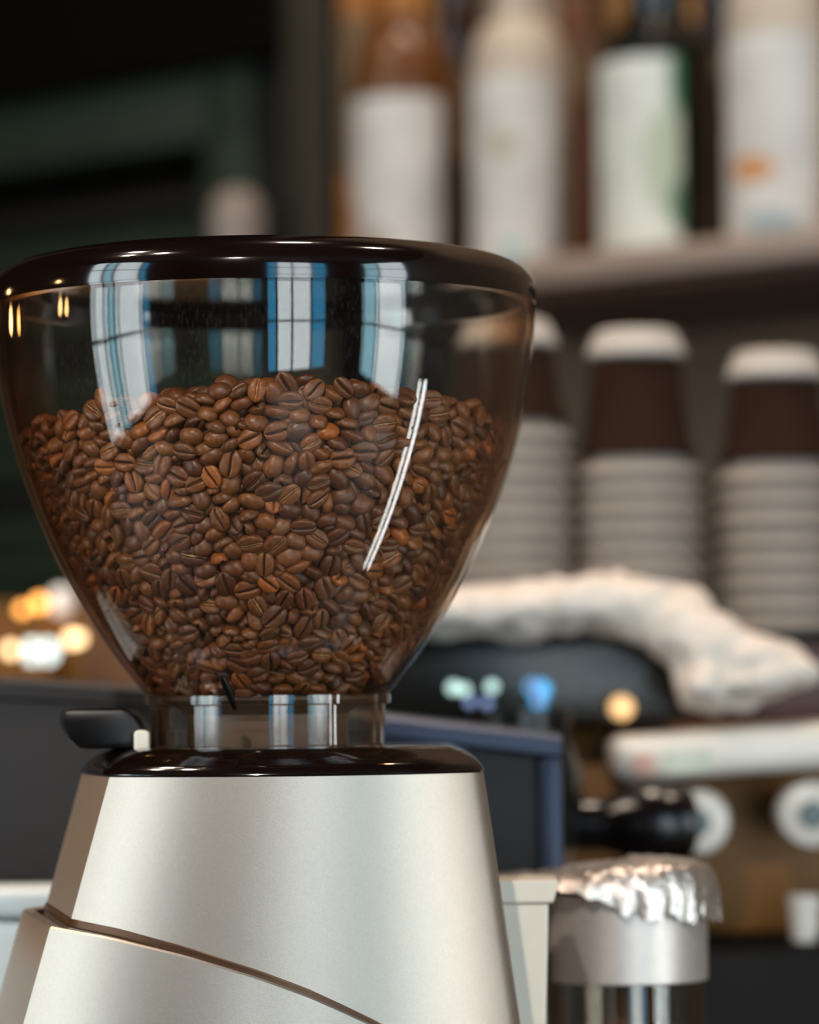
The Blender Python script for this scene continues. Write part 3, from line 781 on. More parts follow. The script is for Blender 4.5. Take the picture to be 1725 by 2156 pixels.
    660, -274, 3483, 37, 27, -24, -31, 101, 637, -264, 3432, 15, 39, 43, -5, 100, 815, -338, 3872, 27, -41, -17, 31, 105, -660, -273, 3485, 14, 44, 37, -10, 93, -754, -311, 3686, 40, -28, 31, -16, 99, 548, -252, 3305, 11, -14, -37, 44, 111,
    686, -281, 3546, 41, 31, -31, 6, 100, -677, -271, 3522, 49, 10, -21, -26, 103, -597, -266, 3392, 11, 3, -11, -58, 111, 795, -315, 3782, 47, -28, -15, 19, 96, 451, -174, 3081, 35, -32, -16, 33, 106, -707, -305, 3657, 24, 40, 37, 0, 93,
    723, -304, 3660, 10, -6, 12, -58, 101, -508, -213, 3220, 56, -9, 17, 7, 91, 500, -188, 3144, 31, 17, -22, -43, 93, -749, -278, 3634, 36, -25, 18, -37, 89, 584, -215, 3308, 43, -18, -1, -37, 100, -437, -160, 3078, 36, -17, -21, 39, 104,
    -583, -211, 3297, 38, 32, -26, -21, 98, -526, -190, 3179, 6, -25, -11, -53, 100, 842, -301, 3914, 27, -40, -18, 31, 101, 732, -262, 3629, 7, -34, -45, 18, 96, 765, -272, 3724, 59, -1, 10, 6, 92, -563, -200, 3245, 8, -41, 4, -43, 95,
    -815, -288, 3799, 45, -26, 16, -25, 92, 402, -157, 3042, 0, -52, 11, 29, 95, 511, -195, 3195, 53, 19, 20, 9, 109, 814, -276, 3823, 15, 39, 43, -2, 92, -487, -164, 3117, 27, -29, 10, -44, 96, 695, -230, 3522, 24, -26, 19, -45, 93,
    760, -252, 3692, 2, -54, -24, 13, 105, 719, -233, 3573, 35, 28, 29, 27, 107, -846, -274, 3909, 36, -27, 28, -29, 112, -773, -251, 3720, 45, -4, -10, 38, 98, -637, -205, 3373, 41, -31, 20, -24, 106, 791, -282, 3866, 22, -40, -20, 34, 100,
    574, -183, 3250, 14, 19, -12, -54, 110, -761, -242, 3664, 38, -20, -8, 41, 89, -797, -253, 3761, 43, 27, -20, -25, 94, -670, -212, 3437, 41, 0, 37, 23, 106, -716, -251, 3608, 19, 14, 55, 2, 106, 674, -199, 3430, 41, -32, -13, 28, 90,
    684, -202, 3489, 8, -48, -28, 20, 110, 479, -139, 3121, 19, 30, -46, -16, 92, 800, -228, 3742, 11, -45, 4, -39, 93, -744, -212, 3629, 16, -2, 58, -3, 91, 1, -624, 3413, 34, 12, -25, 41, 111, 1, -505, 3189, 28, 18, 40, 30, 103,
    4, -717, 3981, 6, 24, -46, -30, 102, -5, -772, 3683, 1, 3, -17, -57, 105, -5, -673, 3488, 30, -5, -19, 48, 106, 5, -598, 3351, 28, -3, -25, -46, 95, 8, -866, 4015, 51, 15, 5, -28, 106, 10, -824, 3879, 59, 10, 2, -4, 109,
    10, -812, 3794, 41, 16, -22, 35, 110, 11, -570, 3305, 15, -3, -56, -14, 111, 17, -840, 3942, 23, 33, -5, -44, 98, 16, -771, 4035, 12, 57, 13, 1, 105, -20, -864, 4055, 51, 9, 0, -31, 89, -19, -754, 3741, 13, 49, 5, 31, 89,
    -832, -236, 3850, 33, 32, -38, 4, 101, 20, -690, 3573, 4, 23, -46, 31, 102, 23, -767, 3782, 46, -28, 22, 14, 90, -26, -778, 3969, 13, -57, 10, -10, 99, 27, -817, 3997, 56, -16, -11, 9, 107, 23, -658, 3471, 16, -51, 12, -25, 97,
    -29, -821, 3844, 10, 56, 16, 8, 95, -15, -409, 3048, 42, 8, -18, 38, 103, 31, -775, 3969, 26, -48, 24, -8, 93, -32, -776, 3793, 26, -27, 34, 32, 90, 23, -534, 3232, 12, -5, -8, 58, 100, 39, -743, 3726, 38, 34, 4, -32, 102,
    19, -359, 2984, 13, -5, -7, -58, 107, -47, -842, 3968, 11, -14, 57, 4, 99, -26, -462, 3112, 8, -7, -39, -45, 96, -39, -702, 3603, 31, -48, 13, -13, 99, 47, -836, 4052, 49, 3, 3, -34, 108, -47, -823, 3926, 28, -50, -14, -11, 96,
    -37, -646, 3456, 11, -42, 41, 4, 102, -44, -752, 4003, 28, 7, 7, -52, 107, 28, -458, 3161, 26, 14, 14, -50, 97, 54, -830, 3919, 47, 10, -12, 34, 93, -58, -814, 4050, 4, 1, -59, -9, 100, 836, -236, 3852, 1, 48, -24, 26, 97,
    -63, -828, 3997, 55, -14, -12, 15, 100, 56, -730, 4000, 54, 13, 7, -21, 110, 50, -616, 3384, 3, 51, -29, -9, 91, -60, -729, 3632, 19, -33, 46, -4, 91, -61, -740, 4050, 45, -11, 2, -38, 90, 67, -806, 3839, 7, -7, -32, -50, 108,
    -64, -753, 3746, 18, 4, -5, -57, 89, 66, -734, 3646, 13, -10, -38, -43, 106, 75, -824, 3969, 18, -9, -56, 9, 88, 74, -784, 3782, 47, 23, 20, -21, 91, -74, -779, 3707, 28, -52, 4, -12, 102, 40, -412, 3041, 5, 21, 48, 29, 101,
    63, -652, 3520, 14, -34, 37, -29, 99, -78, -803, 3819, 50, 18, 20, -21, 87, -85, -813, 3873, 36, 45, 3, -16, 95, -720, -203, 3550, 19, 41, -40, -3, 91, -66, -622, 3376, 57, -19, 3, 2, 110, -70, -659, 3501, 27, -28, -1, -45, 101,
    -77, -720, 3971, 59, 8, -2, 9, 108, 87, -816, 4032, 1, -50, -33, -2, 95, 77, -707, 3549, 9, -59, 0, 1, 88, -77, -700, 3548, 51, 19, 19, -16, 108, -98, -861, 4048, 5, 15, -38, 44, 113, 67, -579, 3337, 36, -38, -15, 25, 105,
    -94, -786, 3965, 53, -2, 13, 25, 94, -94, -773, 4019, 44, 2, -16, 38, 109, -76, -624, 3433, 8, -4, -59, -7, 90, 99, -812, 3897, 40, 14, -22, 36, 109, -98, -793, 3778, 49, -26, -18, 14, 99, 62, -501, 3182, 27, 13, -42, -31, 96,
    80, -642, 3462, 25, 29, -43, -16, 101, -67, -500, 3181, 52, -4, -14, 26, 110, 108, -792, 3985, 30, -29, -30, 31, 91, 102, -730, 3705, 55, -2, -20, 12, 93, -81, -573, 3335, 3, -1, -28, -53, 105, 120, -847, 3994, 49, 32, -12, -3, 97,
    -119, -826, 3941, 15, 17, 29, 47, 109, -123, -836, 4006, 10, -44, -26, -30, 90, 83, -565, 3282, 47, -10, 7, -36, 94, 104, -686, 3584, 50, 15, 10, -27, 102, 116, -741, 3654, 0, 29, -6, 52, 89, -103, -634, 3479, 24, 45, -30, -12, 101,
    75, -459, 3122, 55, 9, 22, -1, 96, 88, -535, 3243, 19, -43, -32, 19, 88, -120, -716, 3626, 54, 25, -5, -5, 97, 133, -785, 3810, 5, -19, -27, -50, 104, 129, -752, 4018, 59, -7, -1, 4, 110, -126, -729, 3687, 2, 13, 18, 56, 104,
    -138, -783, 3812, 52, -23, 4, 18, 100, 115, -641, 3480, 23, 11, 6, 54, 108, 110, -599, 3362, 45, 26, 16, -26, 107, -145, -787, 3868, 22, 56, 2, 1, 90, -123, -665, 3550, 57, 1, 18, 0, 93, 152, -813, 4007, 53, -19, 8, -21, 94,
    -155, -825, 3894, 2, -7, -39, 45, 111, -144, -764, 3758, 19, -8, 20, -53, 107, 127, -669, 3519, 57, 13, 7, 11, 107, -141, -733, 4009, 17, 16, -8, 55, 99, 158, -818, 3971, 8, -20, -53, 19, 104, 150, -772, 3753, 17, 57, -2, -10, 97,
    169, -864, 4072, 6, -3, 60, 1, 92, 120, -609, 3432, 17, -22, 2, 53, 91, 142, -719, 3613, 25, -51, 17, 11, 98, 148, -748, 3973, 42, -18, 1, 38, 97, -696, -193, 3513, 19, -33, 42, -20, 98, 115, -576, 3311, 51, 20, 21, 10, 99,
    -168, -838, 4028, 0, 23, 55, -6, 102, -103, -516, 3240, 56, 7, 4, 21, 97, -94, -467, 3147, 17, 6, -43, -38, 104, -75, -371, 3030, 22, 14, 12, -52, 99, -162, -792, 3999, 6, -2, -58, -15, 104, 106, -506, 3182, 28, -21, 4, -49, 95,
    150, -715, 3693, 13, 39, 0, 44, 103, -160, -763, 3941, 22, 50, 24, -4, 97, -118, -562, 3279, 15, 31, -18, -46, 106, -126, -599, 3403, 53, 16, -15, 19, 105, -89, -417, 3073, 10, 17, 56, 8, 103, -171, -782, 3893, 54, -26, -4, 5, 86,
    178, -804, 3913, 54, 15, -21, 6, 109, 139, -623, 3392, 55, 15, 13, 15, 100, 156, -696, 3995, 11, 57, 8, -14, 92, 185, -815, 4053, 5, -37, -46, -8, 111, -187, -811, 3946, 18, 29, 44, -23, 94, -172, -740, 3968, 10, 1, 7, 59, 104,
    -151, -650, 3493, 57, 2, -19, 2, 92, -174, -741, 3648, 35, -15, 46, 2, 111, -142, -593, 3347, 15, 20, -6, -54, 107, 180, -728, 3745, 9, 15, -42, 39, 94, -165, -670, 3597, 27, -12, 20, 48, 102, 174, -690, 3565, 49, 26, -18, 14, 95,
    -198, -780, 3799, 38, 38, 0, -27, 97, 100, -385, 3030, 20, 3, -44, -35, 90, -216, -835, 4006, 10, 7, -58, 8, 93, 112, -434, 3096, 41, -11, 43, 3, 90, -170, -654, 3535, 46, -17, 4, 34, 104, 198, -756, 3779, 40, 41, 15, 10, 92,
    210, -797, 3872, 40, 39, -15, -18, 108, -197, -738, 4030, 52, 23, -8, -16, 99, 220, -819, 3993, 31, 17, -15, 46, 108, 201, -738, 3683, 35, -42, -26, -4, 89, -210, -763, 3742, 0, -16, -33, -48, 111, 94, -340, 3005, 10, 3, 47, 36, 110,
    176, -630, 3474, 31, -48, 19, -4, 107, 212, -754, 4018, 58, -3, 8, 12, 94, 197, -696, 3641, 26, 29, 30, -34, 109, -225, -789, 3973, 1, 12, -58, 9, 99, 225, -787, 3976, 19, -57, 6, -4, 107, -150, -524, 3284, 31, -40, -15, 30, 107,
    -227, -788, 4021, 30, -50, -1, -14, 92, -209, -725, 3695, 25, -6, 48, 25, 109, -176, -610, 3441, 27, 31, 40, -18, 103, -226, -771, 3918, 34, 48, 10, 8, 97, 134, -456, 3185, 31, -27, 9, -43, 102, -239, -796, 3863, 52, -20, -11, -17, 107,
    -217, -708, 3636, 1, -56, -12, 16, 89, -159, -518, 3214, 37, 25, -3, -40, 108, 205, -659, 3528, 43, -8, -16, -38, 108, 181, -582, 3365, 31, 28, -10, -41, 107, -215, -688, 4000, 9, 9, 25, -53, 108, 158, -506, 3257, 42, 16, -14, 37, 106,
    157, -501, 3207, 50, 30, 11, 9, 96, -234, -742, 3932, 56, -19, 0, 11, 101, -134, -419, 3099, 25, -44, -25, -19, 93, 250, -780, 3836, 37, 16, 6, 44, 103, 252, -779, 3892, 10, 17, -15, 55, 95, -242, -742, 3986, 21, 3, 29, 48, 95,
    251, -762, 3791, 53, -15, 20, -12, 95, 225, -686, 4004, 48, -19, -8, 29, 101, -219, -648, 3515, 10, 7, -59, 3, 95, 203, -600, 3433, 14, -7, 4, 58, 89, 248, -723, 3982, 1, 58, 13, -6, 92, 269, -784, 3946, 2, -59, 6, -6, 105,
    -233, -675, 3594, 33, 1, -3, 50, 97, -280, -805, 4023, 40, 6, -9, 43, 100, 254, -721, 4044, 7, -59, 3, 6, 89, -241, -682, 3953, 16, -56, 4, -12, 107, 245, -681, 3635, 38, -43, -8, -14, 88, 284, -788, 4021, 59, 6, -10, -1, 101,
    -196, -541, 3326, 24, 43, -1, -34, 97, 247, -682, 3578, 23, -46, -31, -3, 107, 161, -443, 3127, 15, -27, -29, 43, 94, -216, -591, 3403, 24, -26, -44, -20, 90, -271, -738, 3841, 27, -53, 8, -3, 112, 296, -802, 3992, 12, -10, 55, -18, 90,
    268, -725, 3742, 14, 56, 11, -13, 111, -232, -622, 3467, 37, -25, 38, 12, 93, -298, -795, 3977, 21, 2, 20, -53, 106, -280, -744, 3749, 35, -13, 18, 43, 93, -286, -755, 3886, 18, -50, -7, -28, 103, 228, -600, 3484, 24, -55, 6, -2, 93,
    854, -225, 3934, 30, -5, 16, -49, 109, -302, -778, 3926, 15, 13, 51, -26, 91, 294, -745, 3921, 12, -26, -51, -12, 99, -296, -749, 3963, 12, 8, 55, 19, 97, -298, -744, 4015, 42, 41, -4, -13, 98, -283, -703, 3703, 36, -48, 4, 0, 105,
    305, -751, 4011, 19, -56, 8, -2, 101, -293, -722, 3797, 7, -5, 59, 6, 99, 745, -215, 3636, 45, -18, 7, -34, 112, 310, -752, 3864, 34, 17, -4, 47, 97, -270, -651, 3562, 23, 51, -19, -12, 104, 311, -750, 3817, 55, 23, 2, 4, 97,
    237, -564, 3378, 57, -3, -11, 15, 98, 310, -731, 3958, 56, 19, 11, 7, 98, -289, -682, 3965, 20, -5, -10, 55, 104, 271, -640, 3556, 1, 12, 57, 12, 94, -305, -717, 3927, 1, -56, -20, -9, 94, 296, -695, 3675, 31, 9, -47, 18, 102,
    -217, -509, 3278, 20, 56, -9, 1, 98, 295, -689, 4004, 23, -2, -25, 50, 105, -202, -470, 3186, 34, 22, 27, 36, 103, -306, -707, 4021, 4, 13, 44, 39, 104, 816, -234, 3896, 29, -33, 36, -19, 99, 161, -367, 3032, 11, 16, -37, 43, 91,
    339, -772, 3952, 14, 21, -18, 51, 91, 323, -725, 3769, 19, -1, -30, -48, 107, -336, -753, 3820, 15, 6, 34, 47, 96, -270, -602, 3518, 9, 57, 18, -2, 105, 235, -518, 3317, 56, 20, 7, 0, 95, 259, -573, 3439, 47, -8, -31, 19, 111,
    -350, -767, 3969, 30, -35, 37, 7, 106, -345, -753, 3878, 5, 17, 55, -16, 92, 276, -601, 3535, 5, -32, -44, -24, 99, 212, -461, 3164, 9, 59, -4, -1, 91, -148, -320, 2983, 53, -3, -8, 26, 105, 354, -767, 4039, 12, -26, -1, -53, 104,
    233, -504, 3256, 35, -44, -16, 14, 112, -327, -703, 3748, 14, -4, 43, 39, 96, -729, -186, 3583, 55, -11, -7, 20, 94, 349, -743, 3910, 43, 28, 15, 26, 93, -305, -649, 3929, 5, -4, 24, -54, 95, -259, -550, 3393, 13, 12, 14, -55, 105,
    -309, -654, 3619, 7, 4, 55, 23, 112, -254, -531, 3345, 25, 14, -46, 27, 89, 293, -606, 3484, 7, 46, 29, 26, 110, 326, -672, 3617, 8, 2, 28, 53, 99, 269, -551, 3357, 5, -51, -21, -24, 108, -324, -662, 3667, 30, -29, 43, 2, 107,
    321, -654, 3677, 37, 33, 30, -15, 98, 150, -306, 3006, 41, 27, 25, -24, 101, -193, -392, 3113, 15, 20, 53, 11, 106, 204, -408, 3109, 4, 13, 45, -38, 95, 433, -121, 3065, 1, 46, -28, -27, 91, 366, -729, 3983, 2, 0, 5, -60, 96,
    356, -706, 3853, 44, -32, -23, 11, 90, -354, -702, 3844, 6, 11, 59, -2, 95, 237, -469, 3214, 9, -23, 42, 35, 107, -374, -740, 3900, 25, -9, -4, 54, 94, 355, -697, 4031, 16, 53, -20, -12, 105, -360, -706, 3955, 4, -23, -55, 0, 103,
    -232, -455, 3170, 8, 47, -31, -19, 96, 387, -736, 3859, 17, -8, 13, -56, 108, -354, -672, 3703, 13, -24, 53, -7, 93, 354, -668, 3988, 4, -59, -4, 8, 104, -356, -665, 3997, 11, 52, -23, -14, 109, 389, -719, 3812, 17, -14, 15, -54, 109,
    -298, -550, 3427, 44, -1, -33, 23, 105, -380, -700, 3789, 34, -48, 1, 9, 101, 399, -735, 3943, 2, 5, -10, 59, 108, -254, -466, 3219, 32, -9, -9, -49, 100, -342, -623, 3566, 8, -10, -33, -49, 106, -625, -154, 3322, 39, 11, 32, 30, 103,
    347, -625, 3579, 20, 12, -5, -55, 104, -317, -569, 3478, 57, -17, -4, -9, 95, -205, -365, 3056, 33, -13, 2, 49, 100, 301, -535, 3416, 5, -11, 57, -13, 89, -381, -673, 3919, 3, -58, -11, -8, 95, -391, -678, 3728, 7, 30, 52, -2, 97,
    346, -598, 3522, 33, -9, -40, -28, 88, 416, -718, 4033, 44, -4, 15, 38, 109, -407, -695, 3875, 1, -28, -52, -9, 106, -272, -464, 3262, 36, -11, -12, 45, 93, 387, -659, 3789, 24, -16, 26, -46, 111, -371, -631, 3950, 28, -3, -7, 53, 94,
    -812, -196, 3730, 37, -21, 22, -36, 92, -424, -712, 3835, 0, 22, -55, 5, 95, -426, -712, 3934, 1, -16, -58, -5, 104, 252, -419, 3147, 42, -20, 22, -31, 90, 382, -636, 3657, 39, 12, -17, -41, 107, 443, -732, 3990, 20, -4, -24, -51, 103,
    -443, -732, 3976, 21, 4, 29, 48, 103, 395, -647, 4018, 6, 29, -49, 17, 91, 432, -705, 3896, 49, 21, 27, -3, 106, 416, -678, 3980, 45, 29, 13, 25, 98, -317, -513, 3382, 37, 22, 12, -40, 95, -379, -612, 3621, 46, 29, -15, -19, 105,
    -305, -491, 3347, 34, -6, 49, 6, 107, -418, -110, 3043, 0, 46, -10, 37, 109, 236, -379, 3117, 22, 9, -30, 46, 91, -508, -134, 3184, 38, -12, 5, 44, 93, 337, -538, 3483, 43, 14, 20, 34, 112, 313, -498, 3338, 0, -7, 60, -1, 105,
    834, -198, 3784, 40, 12, -22, -37, 99, -426, -673, 3977, 8, 59, -3, 10, 106, 290, -459, 3268, 9, 40, 36, -25, 109, 324, -508, 3382, 11, -57, -6, -15, 96, 423, -662, 3845, 13, 38, 44, -7, 108, 397, -621, 3966, 0, -7, -59, 9, 106,
    -862, -203, 3928, 49, 5, -17, -30, 96, 273, -424, 3199, 19, -56, 5, 6, 102, -378, -585, 3529, 5, 5, 45, 39, 104, -437, -663, 3760, 47, -27, 14, -22, 111, 410, -621, 3715, 21, -19, 41, -33, 94, -462, -700, 4007, 21, 1, -17, -53, 91,
    -765, -198, 3695, 10, -12, -1, 58, 100, 435, -655, 3941, 4, -45, 38, -11, 99, 617, -159, 3355, 2, 31, 41, -32, 107, 204, -302, 2996, 48, -11, 30, 17, 88, 456, -672, 3789, 48, -29, -7, 20, 110, -261, -384, 3162, 32, 24, 38, 24, 106,
    -803, -206, 3823, 1, -50, -6, -32, 96, -415, -608, 3990, 7, -52, 29, 1, 98, 378, -554, 3524, 34, -2, -49, 7, 91, -428, -622, 3660, 51, 9, 0, 31, 100, -432, -628, 3931, 51, 18, -9, -25, 103, -357, -519, 3451, 46, 37, 3, 8, 106,
    786, -181, 3691, 13, -41, -36, 22, 90, 364, -527, 3427, 21, 39, -28, -30, 92, -401, -579, 3928, 59, 5, -6, -4, 96, -471, -680, 3890, 16, 12, 9, -56, 107, 415, -596, 3605, 15, 55, -16, 5, 93, 446, -640, 3740, 56, -5, 15, -15, 89,
    866, -199, 3887, 40, 12, -26, -35, 96, -468, -669, 3808, 9, -11, 15, 56, 105, 438, -625, 3656, 39, -36, 27, -5, 87, 475, -673, 4022, 2, -5, -58, -15, 96, -435, -616, 3713, 32, 11, 33, 37, 93, -328, -464, 3302, 17, -37, 43, 10, 108,
    -292, -412, 3195, 21, -1, 56, 6, 92, -688, -157, 3472, 6, -44, 38, -15, 100, 431, -599, 3984, 46, -11, -8, -36, 91, -578, -131, 3248, 47, 18, -14, -29, 91, -487, -672, 3943, 6, -59, -7, 2, 93, 485, -668, 3967, 49, 31, 14, 8, 96,
    -210, -284, 2984, 48, 7, 2, -35, 106, -554, -125, 3210, 36, -4, -31, 37, 98, 453, -610, 3776, 14, 2, -3, -58, 97, 426, -571, 3624, 28, -9, -17, -49, 91, -494, -661, 3859, 19, -53, 20, -2, 96, -422, -566, 3563, 39, -7, 5, 45, 97,
    488, -650, 3906, 13, -22, 37, -40, 100, -405, -539, 3498, 2, -8, 8, -59, 102, -479, -634, 3981, 2, -26, 36, -40, 96, 758, -169, 3592, 48, -22, -20, 21, 94, -328, -432, 3250, 58, 5, 9, 11, 91, -440, -575, 3624, 42, 30, -26, -17, 107,
    -522, -680, 3973, 18, -6, 14, 55, 93, 422, -547, 3537, 27, -31, -44, 5, 108, 505, -653, 3844, 43, -36, -9, 19, 112, 295, -380, 3150, 47, 5, -35, 12, 99, -255, -327, 3090, 8, 51, 24, 19, 95, 503, -122, 3161, 8, -5, -59, 3, 109,
    438, -560, 3569, 39, 12, 17, -40, 95, 490, -627, 3998, 60, -1, 2, -1, 87, 533, -129, 3199, 7, -3, -59, 8, 101, -471, -594, 3765, 40, 36, -2, 26, 106, 486, -613, 3969, 17, -52, -25, -2, 97, -505, -635, 3926, 8, -34, 46, 18, 91,
    539, -676, 3999, 50, 17, -4, -29, 90, 418, -526, 3484, 5, -1, -2, -60, 99, 403, -505, 3445, 41, 7, -5, -43, 98, 472, -591, 3739, 0, 19, 57, -7, 93, 352, -439, 3312, 50, -21, 22, -13, 98, -477, -589, 3672, 2, 47, -28, 25, 97,
    -380, -468, 3386, 40, 29, 1, -35, 95, 462, -100, 3087, 30, 13, 5, 50, 90, 380, -464, 3406, 39, 36, 25, -12, 90, -477, -582, 3958, 40, 7, -34, 29, 92, -356, -433, 3338, 29, 16, -7, -49, 103, 455, -554, 3960, 3, -38, 42, 18, 93,
    482, -585, 3691, 7, 33, -47, -17, 103, -509, -617, 3816, 23, 3, 54, 10, 107, -420, -508, 3462, 42, 6, -5, -42, 101, -841, -181, 3820, 29, -23, -47, 0, 92, 646, -153, 3408, 31, 43, 28, -2, 110, -497, -106, 3135, 7, 36, 40, -25, 102,
    736, -157, 3556, 22, -44, -27, 20, 88, -326, -385, 3205, 34, 17, -6, -46, 94, 515, -605, 3779, 18, -48, 17, -26, 89, -857, -182, 3878, 43, 19, -29, -24, 91, -319, -373, 3152, 49, 23, -16, 21, 108, 538, -627, 3930, 55, 0, 7, 22, 101,
    -511, -587, 3729, 31, -50, -10, -9, 92, 504, -578, 3929, 47, 23, -7, 29, 105, 370, -424, 3262, 18, -20, -53, 10, 94, -516, -586, 3976, 38, 24, -5, -40, 99, -758, -175, 3651, 15, -5, -1, 58, 104, -453, -511, 3549, 23, -37, 40, 9, 105,
    466, -526, 3607, 57, -9, -7, -15, 90, 458, -513, 3552, 25, 34, 8, 42, 104, -541, -605, 3891, 51, -16, 15, -23, 102, -469, -523, 3928, 56, 5, -1, -20, 106, 565, -629, 3986, 1, -3, 60, 2, 109, -826, -188, 3867, 24, -39, 20, -33, 97,
    720, -149, 3503, 33, 25, -31, -30, 98, 554, -609, 3883, 42, 34, 18, 17, 100, -515, -566, 3912, 4, -6, -18, -57, 98, -560, -616, 3939, 51, -2, 8, 31, 101, -555, -607, 3844, 48, -23, 6, -26, 109, -502, -548, 3618, 26, 30, 40, 22, 103,
    -500, -545, 3683, 47, 6, 28, 24, 94, -529, -572, 3782, 22, -53, 12, -12, 92, -484, -521, 3582, 27, 5, 53, 4, 89, 351, -378, 3182, 29, 10, -4, 51, 94, 551, -592, 3828, 20, -29, 39, -29, 97, -465, -499, 3499, 4, -36, 48, -2, 108,
    -404, -429, 3360, 24, -10, 53, 9, 92, 495, -519, 3975, 49, 16, 22, 22, 105, 538, -560, 3720, 27, 53, 10, 5, 101, 412, -428, 3317, 59, -4, 3, -12, 92, -676, -135, 3410, 26, 24, 30, 38, 111, 815, -162, 3724, 42, 1, -37, -23, 103,
    442, -450, 3417, 27, -17, -37, -35, 105, 522, -529, 3919, 29, 3, 20, -48, 93, -457, -462, 3429, 13, -4, -54, 22, 94, 550, -553, 3982, 5, -36, -47, 10, 100, 531, -533, 3659, 13, -33, -40, 28, 95, 471, -472, 3465, 18, 5, 2, -57, 93,
    -496, -497, 3888, 54, 23, -12, -3, 98, 765, -150, 3642, 53, 0, 22, 18, 107, 590, -588, 3935, 7, 39, -4, 45, 108, 556, -553, 3773, 36, 37, 24, 19, 95, 849, -165, 3836, 34, 30, 20, 34, 98, 567, -558, 3929, 20, 27, -32, -38, 95,
    -531, -520, 3637, 11, -15, 9, 56, 97, -382, -374, 3209, 58, 1, -13, -8, 96, -762, -148, 3621, 3, 43, 41, 5, 98, -539, -527, 3953, 20, 12, 20, 51, 99, 398, -385, 3287, 38, 9, -18, 42, 95, 510, -494, 3571, 12, -22, 21, -50, 103,
    535, -517, 3730, 36, 2, -19, -44, 99, -546, -523, 3690, 16, 44, 23, 30, 91, 562, -119, 3242, 54, 2, 23, 10, 103, -605, -577, 3875, 56, -1, -11, -17, 106, -463, -439, 3458, 17, 5, 15, 55, 106, 604, -571, 4006, 3, -15, 1, 58, 94,
    -584, -551, 3803, 53, -19, 0, -22, 103, 509, -479, 3910, 55, -6, -11, 21, 102, -353, -332, 3181, 11, 13, 45, -36, 94, -574, -536, 3750, 3, -25, -48, -26, 106, 303, -282, 3099, 46, 31, 15, 18, 105, -519, -482, 3603, 9, -2, -37, 47, 88,
    -584, -541, 3923, 13, 5, 5, -58, 105, 269, -249, 2994, 43, -41, -5, 6, 88, 625, -118, 3303, 51, -9, -21, 21, 91, 603, -554, 3843, 44, 14, 6, 38, 96, -256, -235, 2982, 39, -1, -9, -44, 91, 502, -459, 3531, 45, 29, -11, 25, 97,
    -469, -88, 3090, 2, -43, -42, -1, 95, -547, -496, 3905, 19, -13, -36, 42, 97, 562, -505, 3686, 18, 24, -49, -17, 105, 547, -489, 3602, 43, 9, 24, 33, 107, 452, -400, 3331, 54, -9, 18, -18, 105, 391, -345, 3249, 44, -19, 14, -34, 99,
    -479, -424, 3402, 14, -21, 37, 40, 95, -636, -128, 3378, 9, 54, 14, 20, 99, -528, -461, 3930, 49, 23, -26, -6, 94, -601, -524, 3840, 41, -6, -4, 43, 97, 619, -535, 3986, 7, 53, 24, 12, 98, 594, -513, 3737, 42, 26, 3, 34, 99,
    -588, -507, 3694, 8, -26, 31, -44, 101, 539, -464, 3987, 6, 13, -14, 57, 107, 615, -529, 3889, 29, -14, 18, -47, 102, 563, -483, 3944, 11, 40, -43, 0, 100, 648, -553, 3918, 10, -24, 36, -40, 97, -700, -139, 3543, 50, -2, -28, 18, 94,
    550, -468, 3656, 11, -58, -9, 7, 97, 617, -525, 3943, 8, -41, 43, 3, 91, -606, -515, 3888, 58, 11, -9, 2, 90, -423, -359, 3282, 15, 16, -55, 12, 94, -313, -266, 3064, 10, 18, -6, 56, 92, -511, -431, 3551, 32, -19, 0, 47, 106,
    614, -511, 3789, 18, 10, -53, -20, 93, -544, -450, 3600, 28, -43, -16, -27, 89, 437, -361, 3256, 54, 0, 27, -1, 100, -579, -476, 3628, 36, -17, 19, 40, 102, 592, -485, 3703, 0, -21, 9, -55, 94, 660, -128, 3450, 9, 38, 45, -9, 90,
    296, -242, 3047, 20, -23, 34, -39, 108, -636, -520, 3952, 22, -17, -35, 40, 93, 492, -401, 3417, 36, 19, 4, 44, 100, -445, -363, 3328, 51, 21, -16, -17, 102, -753, -131, 3565, 18, 34, 20, 42, 102, -461, -371, 3392, 42, -12, 39, -12, 104,
    -700, -121, 3494, 35, 16, -18, -42, 93, 678, -539, 3972, 8, -41, 43, -3, 102, 524, -415, 3528, 35, 46, -3, 18, 95, 602, -478, 3978, 15, -26, 52, 3, 89, -581, -457, 3960, 15, 7, 4, 58, 99, -607, -477, 3780, 30, 45, -26, 5, 92,
    543, -421, 3590, 1, -56, -7, -21, 96, -618, -477, 3933, 8, 33, 48, 9, 100, -370, -284, 3137, 14, -17, 5, 56, 105, -610, -468, 3885, 1, 17, 52, 24, 103, -840, -141, 3774, 16, 26, 23, 46, 106, -664, -510, 3900, 40, 1, -17, 41, 101,
    -807, -136, 3687, 43, 6, 29, 30, 104, 652, -499, 3843, 43, 5, 33, -26, 99, -645, -493, 3812, 39, 29, -9, -33, 106, -780, -144, 3727, 39, 8, 22, 39, 105, -301, -229, 2996, 55, -9, -19, -9, 93, -583, -440, 3680, 39, 20, -40, -7, 106,
    660, -497, 3919, 43, 4, -39, -15, 90, 625, -470, 3918, 7, 14, -32, -48, 105, 681, -511, 4003, 43, 8, -8, -40, 91, 450, -337, 3311, 57, 15, 4, 12, 104, -502, -371, 3424, 5, -38, 46, -1, 97, -668, -493, 3856, 60, 1, -7, 0, 103,
    492, -363, 3343, 10, -9, -57, 13, 88, -404, -298, 3188, 51, 24, 17, -11, 104, 814, -146, 3814, 27, -17, -32, 40, 87, -571, -416, 3531, 21, -24, 10, 50, 90, -434, -316, 3243, 52, -22, -18, 10, 97, 507, -367, 3373, 55, -14, 19, -6, 104,
